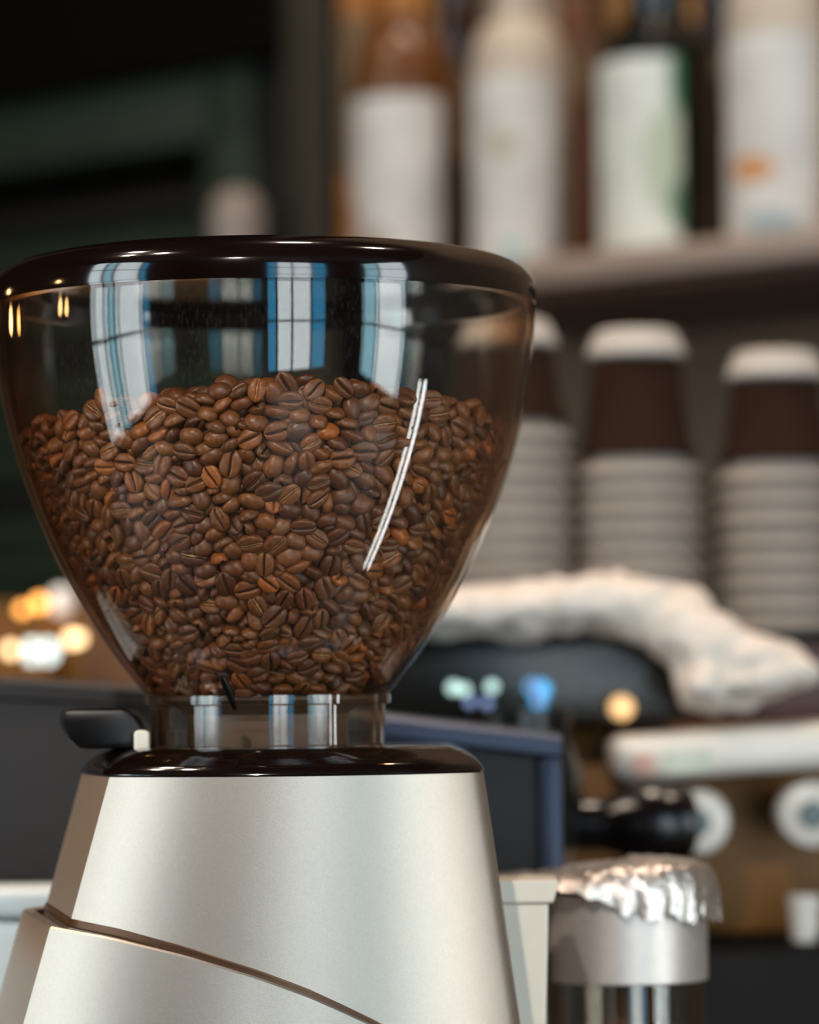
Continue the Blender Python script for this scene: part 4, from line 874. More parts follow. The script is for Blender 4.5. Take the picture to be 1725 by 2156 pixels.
    591, -427, 3952, 54, 5, 3, -26, 99, 360, -260, 3146, 53, 10, 26, 1, 108, 625, -451, 3789, 36, -41, -10, 23, 102, -642, -463, 3730, 32, -29, 16, -38, 96, -318, -228, 3041, 37, 2, 11, -46, 88, 637, -103, 3355, 30, -16, 20, -45, 105,
    584, -417, 3642, 2, 3, 60, 2, 96, -593, -424, 3934, 28, -52, 11, 0, 98, -536, -381, 3457, 16, -43, 39, 3, 98, 632, -443, 3724, 60, 2, -1, -2, 100, 657, -461, 3809, 47, 23, 20, 21, 95, 614, -428, 3684, 36, -24, -38, 18, 97,
    431, -300, 3234, 3, 45, -19, 35, 105, -581, -402, 3597, 51, 25, -18, -6, 92, -544, -370, 3511, 14, 25, 15, 51, 101, 687, -466, 3955, 2, -26, -52, 12, 103, -605, -408, 3886, 22, -51, 22, -6, 111, -863, -133, 3904, 30, 2, 16, 50, 106,
    -517, -346, 3377, 53, 24, 15, -4, 102, -620, -414, 3618, 16, 43, 4, -39, 97, 562, -375, 3560, 47, 0, 1, -38, 93, -677, -451, 3786, 31, -50, 9, -4, 94, -673, -449, 3899, 21, 15, 42, -35, 92, 559, -371, 3501, 15, -52, -3, 27, 103,
    621, -411, 3908, 11, -15, 27, -50, 106, -710, -469, 3942, 2, 30, 39, 35, 100, 840, -127, 3788, 30, -5, 44, -27, 93, 716, -466, 3983, 49, -9, 19, -28, 108, -638, -409, 3682, 3, -46, -38, -1, 101, 512, -327, 3417, 7, 37, -41, 23, 106,
    -674, -429, 3852, 14, 19, 55, 5, 94, -469, -297, 3287, 13, 7, 56, 14, 107, -574, -362, 3575, 27, -2, -43, 32, 104, -349, -219, 3076, 15, 7, -15, -56, 105, -588, -368, 3854, 7, -57, 16, 5, 93, 699, -437, 3885, 13, 18, -54, -15, 109,
    589, -368, 3519, 25, -26, 4, -48, 94, 544, -340, 3453, 30, 29, 14, 41, 93, 423, -68, 3037, 10, 49, 29, -15, 98, 862, -125, 3876, 45, -23, 22, -25, 92, 657, -402, 3691, 30, -7, -46, 24, 92, 667, -406, 3742, 13, -32, 2, -49, 103,
    469, -285, 3290, 31, -12, -48, 11, 102, 665, -404, 3940, 1, 16, -21, 54, 97, -668, -403, 3903, 12, -57, 9, -11, 108, 632, -376, 3958, 16, 3, -51, -27, 91, 632, -374, 3645, 53, 9, 21, 15, 104, 504, -298, 3300, 42, 8, 14, 40, 90,
    -535, -82, 3200, 21, 2, 56, -4, 104, -497, -293, 3348, 14, -30, -23, 45, 100, -665, -391, 3712, 57, 4, 0, -18, 108, -566, -332, 3473, 44, -17, -23, 28, 97, -720, -417, 3905, 34, -3, -5, 49, 90, -542, -312, 3431, 29, -34, -34, 21, 104,
    715, -410, 3970, 17, -48, -32, 1, 98, 600, -344, 3607, 29, 12, 50, -11, 104, -444, -255, 3190, 6, 30, -52, 1, 107, 510, -69, 3123, 51, -19, -21, 15, 106, 800, -108, 3683, 8, 43, 37, 17, 92, 709, -394, 3828, 30, -37, -11, 35, 104,
    629, -349, 3906, 24, -14, 17, -50, 99, 464, -257, 3232, 26, 13, 38, 36, 97, 388, -214, 3091, 40, -13, 6, 42, 96, -644, -353, 3647, 46, 25, 24, 16, 92, 684, -374, 3899, 10, 34, -48, -2, 93, -598, -325, 3546, 27, -48, -13, 21, 100,
    683, -90, 3408, 53, 5, -27, -7, 104, -731, -397, 3862, 27, -37, 31, -23, 109, 762, -414, 4001, 10, -1, 55, -22, 91, 745, -107, 3594, 4, -2, -54, 25, 97, -612, -79, 3276, 45, 14, 35, 13, 104, 742, -95, 3530, 50, -13, -29, -6, 97,
    -697, -368, 3758, 27, -8, 0, -53, 113, -552, -291, 3371, 19, -3, 16, 54, 95, -714, -374, 3805, 33, -15, -11, 46, 104, 598, -311, 3462, 43, -7, -25, -33, 104, 679, -353, 3698, 13, 1, -58, 9, 103, -664, -343, 3932, 1, -59, 4, -10, 106,
    547, -282, 3363, 15, 18, -55, 0, 98, -475, -244, 3256, 2, -45, -38, -12, 94, 706, -362, 3763, 4, 53, 13, -26, 111, 649, -331, 3602, 21, -22, 47, -20, 91, 340, -173, 3031, 33, -8, 26, -42, 105, -774, -106, 3655, 7, -54, 19, -18, 99,
    -652, -332, 3879, 20, 33, 42, 18, 94, -690, -351, 3865, 11, 26, 9, -52, 91, 888, -110, 3928, 35, 14, -37, -28, 113, 728, -367, 3926, 36, 6, 5, -47, 112, -337, -170, 3027, 35, 42, -23, -9, 90, 616, -306, 3511, 33, -13, -6, -48, 89,
    698, -347, 3964, 33, 19, -2, -47, 91, -621, -306, 3599, 43, 28, -28, -15, 105, 628, -309, 3552, 43, 15, 15, 36, 103, -510, -250, 3288, 23, -11, 26, 47, 106, -841, -112, 3850, 51, -4, 1, 31, 109, 663, -324, 3987, 37, 26, -15, -37, 101,
    567, -277, 3406, 9, -29, 42, -30, 99, 593, -71, 3268, 38, 20, 42, -1, 106, 748, -361, 3880, 54, -19, -11, 13, 111, -656, -316, 3690, 9, 23, 54, 6, 88, -761, -367, 3921, 3, -7, -10, -59, 88, -820, -107, 3803, 44, 10, 21, 34, 98,
    565, -269, 3458, 24, -34, -7, 43, 108, -739, -87, 3520, 10, 36, 1, 47, 89, 680, -322, 3932, 17, -51, -24, 13, 104, 672, -318, 3652, 13, -42, -34, 22, 98, 831, -97, 3736, 51, -14, -26, 10, 103, -706, -332, 3713, 13, -26, -20, -49, 95,
    -585, -273, 3455, 14, -20, 34, -43, 101, 402, -187, 3137, 16, -4, -57, -7, 100, -570, -65, 3224, 21, 41, -36, 14, 89, -659, -299, 3627, 3, -32, -13, 49, 103, -725, -328, 3895, 34, -3, -11, 48, 95, 542, -244, 3398, 34, 19, -31, -33, 97,
    495, -220, 3264, 39, 15, 29, 32, 92, 449, -197, 3166, 9, 42, 34, -25, 106, 541, -60, 3179, 5, 39, 46, 2, 99, 695, -301, 3717, 7, 27, -53, 5, 107, -768, -332, 3860, 42, 10, 37, 19, 96, -519, -224, 3333, 35, 14, -29, -36, 96,
    -396, -171, 3111, 11, 22, 26, 48, 105, -625, -268, 3847, 17, -17, -4, 55, 88, -624, -268, 3551, 24, 29, -6, -46, 93, -597, -253, 3513, 16, -33, -40, 25, 111, 735, -311, 3842, 16, -10, 13, -56, 106, -681, -288, 3902, 1, 58, -6, 14, 97,
    731, -308, 3791, 25, 16, -10, -51, 108, -707, -297, 3791, 20, 42, -25, -28, 103, 785, -329, 3931, 40, 33, 30, -1, 94, -819, -86, 3731, 38, 24, -28, -27, 105, -381, -158, 3064, 1, -47, -28, -25, 97, 607, -249, 3490, 45, 4, 35, -19, 103,
    734, -299, 3947, 45, 37, 13, 6, 94, -656, -67, 3378, 17, -33, -25, 39, 107, -554, -221, 3362, 45, -12, -32, 20, 105, -726, -287, 3858, 20, 41, -22, -32, 112, -527, -53, 3135, 22, -20, -1, -52, 90, 662, -261, 3584, 20, 0, -28, -49, 109,
    -676, -264, 3933, 36, 8, -20, -43, 106, -706, -275, 3706, 11, -8, -11, 57, 97, 688, -267, 3970, 57, 18, -3, -2, 112, -405, -44, 3017, 58, -6, 4, 13, 100, 709, -272, 3757, 29, -45, -16, 22, 103, -466, -178, 3173, 29, 0, -52, 2, 104,
    -776, -297, 3923, 12, 53, -26, 1, 95, -699, -68, 3436, 52, 1, 24, 17, 102, 460, -174, 3191, 14, -11, -8, -57, 103, -578, -217, 3426, 2, 13, 58, -9, 93, 586, -219, 3364, 13, -3, 25, -53, 105, -650, -240, 3603, 20, -29, 5, -48, 89,
    694, -72, 3492, 37, 12, 2, 46, 104, -777, -72, 3603, 32, -29, 31, -28, 101, 694, -250, 3673, 16, 25, -50, -16, 106, -744, -268, 3756, 46, 28, 25, 8, 104, 784, -281, 3966, 36, -9, 23, -42, 98, 698, -249, 3933, 16, -48, 24, 22, 105,
    655, -231, 3528, 46, -17, -21, 28, 89, 608, -214, 3438, 5, -39, 10, 44, 108, -713, -250, 3669, 13, 40, 43, 4, 101, 791, -275, 3916, 56, 2, -8, 19, 93, -655, -227, 3509, 3, -44, -13, -38, 93, -616, -213, 3475, 7, -32, -46, -21, 110,
    437, -43, 3058, 54, -18, 1, -20, 105, -762, -261, 3803, 35, 7, -4, -48, 93, -782, -266, 3846, 52, -1, -27, -11, 101, 529, -179, 3289, 27, -10, -35, 39, 111, 767, -259, 3783, 9, 52, 23, 16, 109, 772, -74, 3639, 10, 31, 50, 6, 111,
    745, -249, 3943, 42, 29, -2, 31, 104, -671, -223, 3570, 15, 45, -36, -4, 107, 754, -64, 3572, 31, -24, 24, 39, 98, -653, -214, 3850, 36, 10, -18, -43, 105, -549, -179, 3288, 48, -5, -8, -35, 92, -688, -223, 3884, 41, -19, -30, 25, 99,
    858, -72, 3839, 8, 38, 14, 44, 108, 568, -181, 3406, 22, 47, 28, -11, 94, 714, -226, 3716, 25, 9, -50, -20, 101, 748, -237, 3824, 33, 29, -30, -28, 109, -505, -159, 3242, 6, 45, 38, -8, 104, -353, -110, 3044, 35, 10, -42, 22, 108,
    684, -214, 3623, 17, -18, 25, -49, 107, -768, -238, 3910, 42, -15, 41, -1, 106, 828, -73, 3797, 16, -32, -22, 43, 104, 572, -173, 3348, 8, -47, -25, 27, 88, -561, -168, 3331, 36, -6, -19, 44, 88, 638, -190, 3487, 31, 5, -51, -1, 91,
    -595, -175, 3374, 22, -38, 22, -34, 99, 521, -153, 3246, 18, 9, -55, -11, 87, -722, -211, 3937, 33, 3, -24, 44, 95, 768, -224, 3897, 35, 6, 29, -39, 100, -728, -210, 3866, 22, 26, -34, -36, 99, 679, -194, 3960, 25, 17, -23, -47, 107,
    -807, -227, 3922, 46, 27, -21, -17, 101, -684, -192, 3629, 18, 34, -10, 45, 110, 694, -51, 3448, 47, -1, 8, 37, 102, -612, -171, 3421, 7, -38, 2, 46, 98, -731, -199, 3744, 59, 12, -6, -1, 102, -443, -120, 3129, 21, 38, 41, 2, 101,
    792, -214, 3834, 4, 52, 6, -28, 105, 752, -203, 3743, 29, -12, 19, -47, 108, 727, -195, 3959, 10, 23, -3, -55, 91, 375, -100, 3018, 32, 3, 10, 50, 105, -773, -205, 3772, 27, -9, -23, 47, 106, 570, -151, 3303, 6, -5, -59, 10, 92,
    799, -211, 3949, 36, 26, 24, 33, 98, 562, -39, 3211, 31, -22, 8, -46, 103, -794, -55, 3676, 14, 48, 32, -6, 106, 687, -179, 3554, 1, -35, -40, 27, 104, -643, -167, 3537, 20, -7, -56, -6, 99, 637, -44, 3312, 2, -36, -2, 48, 103,
    -887, -61, 3896, 13, 30, 8, 49, 103, -741, -50, 3563, 16, -22, 4, 53, 97, 700, -178, 3673, 23, 22, 49, -14, 93, -777, -192, 3889, 19, -52, -16, 18, 89, 766, -189, 3787, 3, -5, 8, -59, 93, 755, -183, 3944, 15, -50, -7, -29, 96,
    702, -166, 3920, 2, -54, -26, -2, 97, -759, -180, 3834, 29, 35, 19, 34, 95, -459, -108, 3177, 25, -30, -5, 45, 93, -705, -165, 3850, 2, 39, 29, 36, 104, -670, -156, 3581, 18, 5, 0, 57, 92, -869, -54, 3825, 40, 22, 34, 19, 105,
    805, -184, 3854, 42, -26, 19, -28, 90, 724, -165, 3714, 49, -27, 17, -14, 104, -736, -168, 3915, 1, 45, -39, -6, 102, -525, -119, 3271, 11, -30, -19, 47, 105, -641, -142, 3470, 37, -1, 47, -5, 105, 693, -149, 3594, 3, -47, 36, -4, 96,
    -677, -146, 3908, 20, 43, -29, -22, 106, 663, -141, 3490, 26, -9, -16, -51, 102, 775, -164, 3909, 16, -42, 39, 8, 105, -709, -150, 3630, 28, 45, 24, 14, 97, -578, -117, 3299, 48, 10, 11, 33, 101, 714, -137, 3626, 37, 2, 6, -46, 104,
    -833, -42, 3777, 3, -23, -55, 6, 103, 836, -157, 3923, 22, 28, 47, -7, 104, -733, -136, 3688, 37, 3, 7, -47, 93, 574, -106, 3339, 9, 34, 2, 49, 108, -764, -140, 3796, 54, 12, 6, -23, 92, -786, -141, 3860, 19, 35, -13, -43, 107,
    822, -40, 3703, 37, 17, -38, -22, 99, 610, -109, 3413, 58, 1, 13, 2, 109, 788, -138, 3755, 47, 1, -29, -23, 102, -594, -103, 3353, 46, -15, -31, 18, 96, 526, -90, 3219, 56, -16, 13, -9, 98, 761, -130, 3793, 20, 19, -1, -53, 94,
    706, -119, 3956, 48, 19, -15, -27, 105, -547, -27, 3192, 54, 16, -12, 18, 87, 724, -32, 3517, 31, -23, 14, -44, 103, 697, -112, 3542, 40, 21, -28, -27, 105, 452, -72, 3151, 47, -14, 29, -19, 104, 767, -121, 3691, 46, 6, -25, -29, 91,
    768, -117, 3971, 50, 13, 3, 29, 104, -705, -32, 3486, 5, 25, -55, 0, 105, 482, -73, 3191, 30, 6, 24, 46, 97, 790, -118, 3878, 38, -11, -39, 23, 89, 822, -120, 3945, 14, 12, -1, -57, 101, -751, -109, 3847, 27, -23, -13, 46, 101,
    669, -26, 3373, 27, -23, -11, 48, 104, -639, -92, 3506, 21, 41, -38, 2, 95, 875, -34, 3902, 2, 37, 2, 47, 108, -677, -95, 3547, 20, 32, 40, 23, 103, -666, -93, 3459, 54, 17, 18, -4, 93, 821, -114, 3860, 21, -30, 28, -38, 95,
    -717, -98, 3667, 23, -28, 47, -4, 111, 638, -87, 3460, 44, -13, -6, 38, 96, 653, -88, 3525, 6, -42, -8, 41, 97, 856, -31, 3783, 26, 33, -23, -36, 98, 773, -30, 3669, 42, -23, 4, -35, 110, -625, -81, 3414, 52, -8, 13, -26, 93,
    549, -71, 3305, 32, 15, 18, 45, 98, -821, -103, 3907, 24, 30, 36, 29, 97, -707, -88, 3581, 23, 29, 47, -2, 100, -777, -96, 3770, 0, 46, -37, 11, 99, -423, -52, 3059, 21, 14, -12, -53, 104, -706, -87, 3836, 38, 12, -15, -43, 107,
    -490, -60, 3172, 37, -23, -34, 24, 97, 775, -93, 3939, 25, -48, -26, 4, 103, -735, -87, 3933, 3, 41, 43, -1, 101, -725, -22, 3517, 38, 5, -15, -44, 99, -706, -79, 3882, 46, -15, -2, 35, 104, -463, -14, 3075, 20, 47, 19, 25, 96,
    -464, -51, 3129, 16, 43, 38, 11, 105, 714, -72, 3940, 9, -52, -25, -13, 107, -756, -69, 3882, 43, -23, -12, 33, 96, -788, -71, 3808, 43, 14, 33, 22, 93, -791, -21, 3707, 29, -46, 1, 25, 99, 736, -65, 3691, 2, 50, 14, -30, 107,
    599, -52, 3357, 31, -40, 31, -11, 96, 790, -69, 3843, 22, 46, 9, 31, 112, 770, -66, 3723, 3, 53, -27, -7, 97, 696, -59, 3576, 37, -1, 42, 22, 98, -593, -50, 3322, 1, 41, -43, 10, 90, -710, -60, 3616, 52, 0, -9, 28, 109,
    623, -52, 3408, 5, 3, -59, -11, 91, 827, -69, 3908, 33, 38, 31, 9, 111, 786, -65, 3772, 33, -18, -39, 25, 106, -591, -13, 3221, 42, 11, 20, 36, 88, 489, -11, 3089, 29, 23, -23, -41, 110, -561, -44, 3272, 36, 43, -16, -13, 103,
    -511, -38, 3234, 10, 6, -2, -59, 97, 555, -40, 3260, 44, -13, 5, -39, 89, -609, -43, 3360, 31, 18, -29, -38, 112, -746, -51, 3709, 2, -50, 12, 32, 101, -644, -44, 3461, 31, -44, 3, 26, 98, -739, -14, 3597, 49, -30, -16, 2, 97,
    -675, -42, 3509, 51, 7, -2, 31, 93, -806, -44, 3892, 11, 43, 29, 27, 108, -700, -35, 3927, 41, -23, 16, -34, 103, -656, -10, 3411, 44, 4, -1, -41, 94, 785, -11, 3604, 18, -30, 1, 49, 91, 575, -28, 3304, 10, -34, -14, -47, 99,
    -715, -33, 3851, 19, -9, -42, -37, 88, 777, -29, 3901, 16, 48, 23, -22, 106, -640, -7, 3334, 31, -34, -24, 30, 97, 711, -22, 3898, 9, 52, 27, -10, 108, -839, -26, 3911, 14, 38, -14, -42, 111, -821, -23, 3829, 41, 32, -13, -27, 96,
    778, -21, 3946, 58, -14, 1, -4, 111, 636, -16, 3447, 50, -16, 25, -16, 110, -753, -19, 3907, 54, -19, 16, 1, 106, 717, -18, 3602, 35, 40, 3, -28, 93, 516, -13, 3214, 9, 43, -39, -13, 106, 495, -12, 3153, 12, -28, 12, -50, 101,
    -779, -18, 3769, 13, 18, 55, 6, 104, 653, -10, 3514, 1, -39, -29, -36, 101, -547, -8, 3303, 17, 51, -12, -24, 100, -505, -6, 3162, 24, -48, -15, 23, 98, -766, -7, 3850, 27, 11, -13, -51, 106, 793, -6, 3744, 16, 23, 5, -53, 105,
    -777, -1, 3622, 40, -33, -3, 31, 98, -683, -4, 3560, 16, 16, -53, -18, 109, 803, -4, 3811, 1, 14, -57, -14, 105, 706, -2, 3943, 44, 19, -4, 36, 90, 804, -2, 3846, 9, -5, -15, 57, 92, -797, -1, 3801, 33, 24, -20, -38, 92,
    -729, -1, 3667, 28, -13, -51, 2, 110, 834, 0, 3900, 43, 35, 21, 10, 104, -870, 1, 3868, 21, 42, -34, -16, 103, 708, 1, 3487, 1, 52, 4, -29, 100, -705, 2, 3432, 9, 37, 9, 46, 88, 747, 2, 3553, 28, -33, 18, -37, 96,
    -610, 2, 3289, 40, -32, -10, 30, 98, 624, 8, 3397, 10, 59, 4, 6, 105, 731, 11, 3610, 28, -42, 2, -32, 92, 721, 13, 3666, 49, 12, -32, 1, 101, 705, 15, 3552, 29, -20, 16, -45, 99, 599, 4, 3243, 28, -24, -6, 47, 110,
    874, 6, 3845, 46, -18, -27, 20, 114, 789, 21, 3910, 44, 17, 19, -32, 90, -487, 4, 3100, 32, -35, -24, 28, 101, -646, 19, 3495, 27, -41, -30, 17, 105, -534, 16, 3247, 8, 53, -1, 26, 99, 557, 17, 3285, 19, -44, 4, 36, 102,
    366, 11, 3017, 45, 0, -9, -38, 100, -780, 28, 3907, 12, -26, 47, 23, 95, -820, 32, 3873, 29, 28, -33, -29, 101, -702, 29, 3897, 30, 16, -3, 49, 109, 720, 34, 3927, 9, -57, -16, -2, 105, -705, 34, 3850, 10, 48, -35, 4, 103,
    382, 19, 3059, 35, -12, 11, -46, 99, 776, 40, 3804, 20, -49, -29, 0, 96, -660, 9, 3373, 36, 4, -10, -46, 88, 762, 41, 3660, 43, 16, 31, -23, 102, 761, 42, 3736, 39, -34, -19, -23, 105, -625, 36, 3442, 34, 19, 44, 15, 99,
    662, 40, 3486, 9, 47, -29, -22, 101, 439, 27, 3074, 28, -19, -39, 31, 103, 516, 35, 3249, 31, -26, 12, -42, 95, -736, 50, 3646, 7, -21, 55, 12, 96, -854, 16, 3813, 19, -13, -55, -8, 95, -764, 53, 3745, 45, -8, -1, 39, 102,
    482, 34, 3184, 14, 9, -19, -54, 95, 830, 16, 3746, 16, 31, 46, 17, 98, 687, 49, 3527, 31, 20, -44, -17, 105, -792, 57, 3840, 36, 27, 31, 25, 99, 816, 59, 3847, 38, -6, 29, -36, 103, -604, 44, 3387, 56, 15, -13, 8, 95,
    -686, 50, 3523, 21, 37, -23, -36, 107, -801, 59, 3785, 39, 6, -12, 43, 98, 802, 60, 3896, 19, 6, -9, 56, 92, -747, 57, 3701, 5, 46, -17, 34, 97, -735, 57, 3878, 28, 1, 9, -53, 90, 619, 15, 3337, 54, 22, 5, 13, 113,
    -680, 54, 3584, 6, -21, -1, 56, 89, 462, 40, 3137, 7, 35, 45, 16, 111, -832, 20, 3755, 5, 54, -14, -23, 102, 718, 66, 3629, 21, 56, -6, 0, 103, -571, 52, 3354, 22, -35, -42, 11, 94, -442, 41, 3101, 36, 9, -39, -26, 99,
    616, 57, 3421, 2, 31, 48, -17, 109, -426, 13, 3037, 26, 5, 48, -25, 103, 427, 12, 3017, 44, 9, -4, -40, 103, 710, 75, 3569, 36, -8, 14, 45, 103, -577, 62, 3311, 6, -47, 37, 1, 106, 561, 61, 3320, 35, 33, -35, 7, 90,
    814, 25, 3678, 7, 37, -15, -44, 102, 538, 16, 3166, 48, -7, 5, -35, 93, 681, 21, 3429, 20, -31, 21, -42, 97, 742, 85, 3671, 29, 31, 38, -18, 98, -486, 57, 3149, 50, -11, 28, 16, 101, 781, 92, 3763, 31, 14, 33, 37, 109,
    -680, 82, 3870, 19, 25, 9, 50, 107, -783, 94, 3889, 9, 10, 16, -56, 98, 612, 74, 3362, 28, -3, -6, -52, 94, -748, 92, 3854, 37, 7, -23, 41, 90, -577, 22, 3262, 32, 39, 30, 11, 92, -400, 52, 3086, 33, 5, -35, -35, 90,
    -721, 95, 3607, 27, -41, 25, -24, 98, 637, 84, 3456, 19, 4, -26, 50, 94, 555, 76, 3254, 18, -11, -38, 41, 92, 824, 115, 3921, 45, -14, 16, -34, 107, 811, 114, 3831, 28, 41, 17, 29, 102, -738, 104, 3652, 22, -23, 11, 49, 91,
    -553, 21, 3188, 15, -37, -45, -2, 99, -797, 114, 3778, 6, -43, 41, 8, 111, -792, 31, 3663, 16, 43, 38, 7, 95, 801, 120, 3878, 25, -1, 3, -55, 108, 738, 113, 3897, 44, -6, -1, 41, 104, -740, 31, 3543, 27, 33, 41, 5, 103,
    -624, 96, 3474, 31, -31, -6, 40, 96, 735, 114, 3719, 10, -48, 25, -23, 96, -749, 118, 3707, 56, -12, 16, 7, 101, -813, 128, 3857, 37, -3, -13, 46, 96, -801, 128, 3816, 50, 10, 7, 30, 96, -640, 106, 3414, 51, 19, 22, 11, 100,
    -666, 111, 3512, 24, -37, 25, -31, 106, 725, 121, 3615, 55, -13, -9, -18, 97, -593, 100, 3371, 42, -31, -20, 21, 104, 671, 113, 3495, 49, 23, -8, -26, 89, -726, 125, 3895, 35, -22, 22, -38, 92, -544, 94, 3275, 48, 11, 6, -34, 108,
    575, 100, 3340, 12, 51, -28, -6, 97, -803, 38, 3702, 28, 7, 15, -50, 97, -743, 40, 3581, 21, -19, 18, 50, 99, -726, 38, 3483, 27, -26, 28, -38, 89, -854, 51, 3901, 33, -23, -20, 39, 106, 839, 49, 3785, 50, 4, -2, -33, 104,
    563, 35, 3210, 28, 15, -48, -16, 93, 770, 48, 3588, 41, 13, -41, -2, 92, -614, 47, 3332, 6, 37, 13, -45, 90, -858, 64, 3839, 56, -12, 18, -5, 96, 609, 46, 3292, 20, 40, -38, 13, 100, -524, 40, 3132, 51, 10, 30, 0, 95,
    -670, 56, 3452, 47, -3, 30, -21, 108, 872, 70, 3886, 41, -25, -16, 31, 110, 669, 54, 3372, 25, -30, -24, 39, 102, -684, 58, 3399, 39, 25, 29, 25, 99, 724, 64, 3480, 23, -34, -14, 42, 89, 869, 83, 3828, 33, -29, -23, 33, 96,
    748, 72, 3534, 34, -14, -23, 41, 92, 518, 52, 3126, 48, -2, -23, 27, 92, 787, 88, 3695, 51, -8, 29, 11, 105, -609, 63, 3262, 50, 4, 29, -16, 97, 836, 86, 3739, 51, -4, -31, -5, 94, -825, 87, 3741, 14, 39, -43, -5, 88,
    -842, 94, 3790, 41, -18, -35, 20, 95, 788, 89, 3626, 50, 8, -24, -21, 102, -795, 90, 3686, 52, 22, 12, 15, 108, -761, 86, 3596, 34, 12, -38, -30, 102, -643, 76, 3358, 16, 31, -5, -49, 90, -563, 68, 3215, 19, 1, 29, 49, 97,
    -854, 116, 3876, 51, 25, -18, -5, 106, 468, 58, 3060, 27, -19, -7, 50, 89, -795, 103, 3641, 38, 23, 14, 37, 91, -692, 90, 3451, 27, 9, -45, -28, 95, 636, 83, 3318, 31, -29, -17, 40, 104, 530, 78, 3187, 56, 0, 20, 10, 100,
    685, 92, 3443, 32, 28, 25, 33, 101, -738, 100, 3556, 15, -33, 48, -3, 90, 644, 101, 3412, 19, 11, 19, 53, 100, -531, 83, 3184, 27, -3, 53, 2, 100, -434, 64, 3039, 27, 1, -14, -52, 101, 836, 123, 3791, 9, -55, 22, -6, 91,
    591, 87, 3231, 20, -20, -12, 52, 89, 750, 111, 3576, 38, -18, 10, -42, 92, 588, 99, 3291, 17, -57, 1, 11, 96, 856, 139, 3863, 4, -40, 8, -44, 104, -720, 120, 3520, 29, -29, 43, -4, 103, -466, 81, 3083, 26, -44, -15, 28, 100,
]
b_all = np.array(BEANS, float).reshape(-1, 8)
NB = len(b_all)
b_pos = b_all[:, 0:3] / 10000.0
b_rot = b_all[:, 3:7]
b_scl = np.repeat(b_all[:, 7:8] / 100.0, 3, axis=1)


def bean_mesh(seed):
    rnd = random.Random(seed)
    bm = bmesh.new()
    L_, W_, T_, B_ = 0.0047 * rnd.uniform(.95, 1.06), 0.0036 * rnd.uniform(.94, 1.04), 0.0029, 0.0017
    bend = rnd.uniform(-1, 1) * 0.00035
    skew = rnd.uniform(-0.06, 0.06)
    degs = [0, 4, 9, 15, 26, 42, 62, 85, 110, 140, 170, 200, 230, 260, 285, 305, 322, 336, 346, 352, 356]
    xs = [-1, -0.97, -0.88, -0.7, -0.45, -0.15, 0.15, 0.45, 0.7, 0.88, 0.97, 1]
    rings = []
    for x in xs[1:-1]:
        w = math.sqrt(max(0, 1 - abs(x) ** 2.3))
        w *= 1 + skew * x
        ring = []
        for d in degs:
            a = math.radians(d)
            s, c = math.sin(a), math.cos(a)
            y = W_ * w * math.copysign(abs(s) ** 0.85, s)
            if c > 0:
                z = -B_ * w * c ** 0.45
                yc = bend * math.sin(x * 2.6)
                z += 0.0016 * w ** 1.5 * math.exp(-((y - yc * 0.4) / 0.00042) ** 2)
                y += yc * math.exp(-(y / 0.0012) ** 2)
            else:
                z = T_ * w * -c
            ring.append(bm.verts.new((x * L_, y, z)))
        rings.append(ring)
    n = len(degs)
    for a, b in zip(rings, rings[1:]):
        for i in range(n):
            bm.faces.new((a[i], a[(i + 1) % n], b[(i + 1) % n], b[i]))
    for ring, x in ((rings[0], -L_), (rings[-1], L_)):
        tip = bm.verts.new((x, 0, 0.0002))
        for i in range(n):
            bm.faces.new((ring[i], ring[(i + 1) % n], tip))
    bmesh.ops.recalc_face_normals(bm, faces=bm.faces[:])
    for f in bm.faces:
        f.smooth = True
    me = bpy.data.meshes.new('coffee_bean')
    bm.to_mesh(me)
    bm.free()
    # the papery strip in the crease
    bs = bmesh.new()
    prev = None
    for k in range(13):
        x = lerp(-0.86, 0.86, k / 12)
        w = math.sqrt(max(0, 1 - abs(x) ** 2.3))
        yc = bend * math.sin(x * 2.6) + rnd.uniform(-1, 1) * 0.00008
        h = 0.00032 * w * rnd.uniform(0.6, 1.2)
        z = -B_ * w + 0.00085 * w
        cur = [bs.verts.new((x * L_, yc - h, z)), bs.verts.new((x * L_, yc, z - 0.00028)), bs.verts.new((x * L_, yc + h, z))]
        if prev:
            bs.faces.new((prev[0], prev[1], cur[1], cur[0]))
            bs.faces.new((prev[1], prev[2], cur[2], cur[1]))
        prev = cur
    ms = bpy.data.meshes.new('crease')
    bs.to_mesh(ms)
    bs.free()
    return me, ms


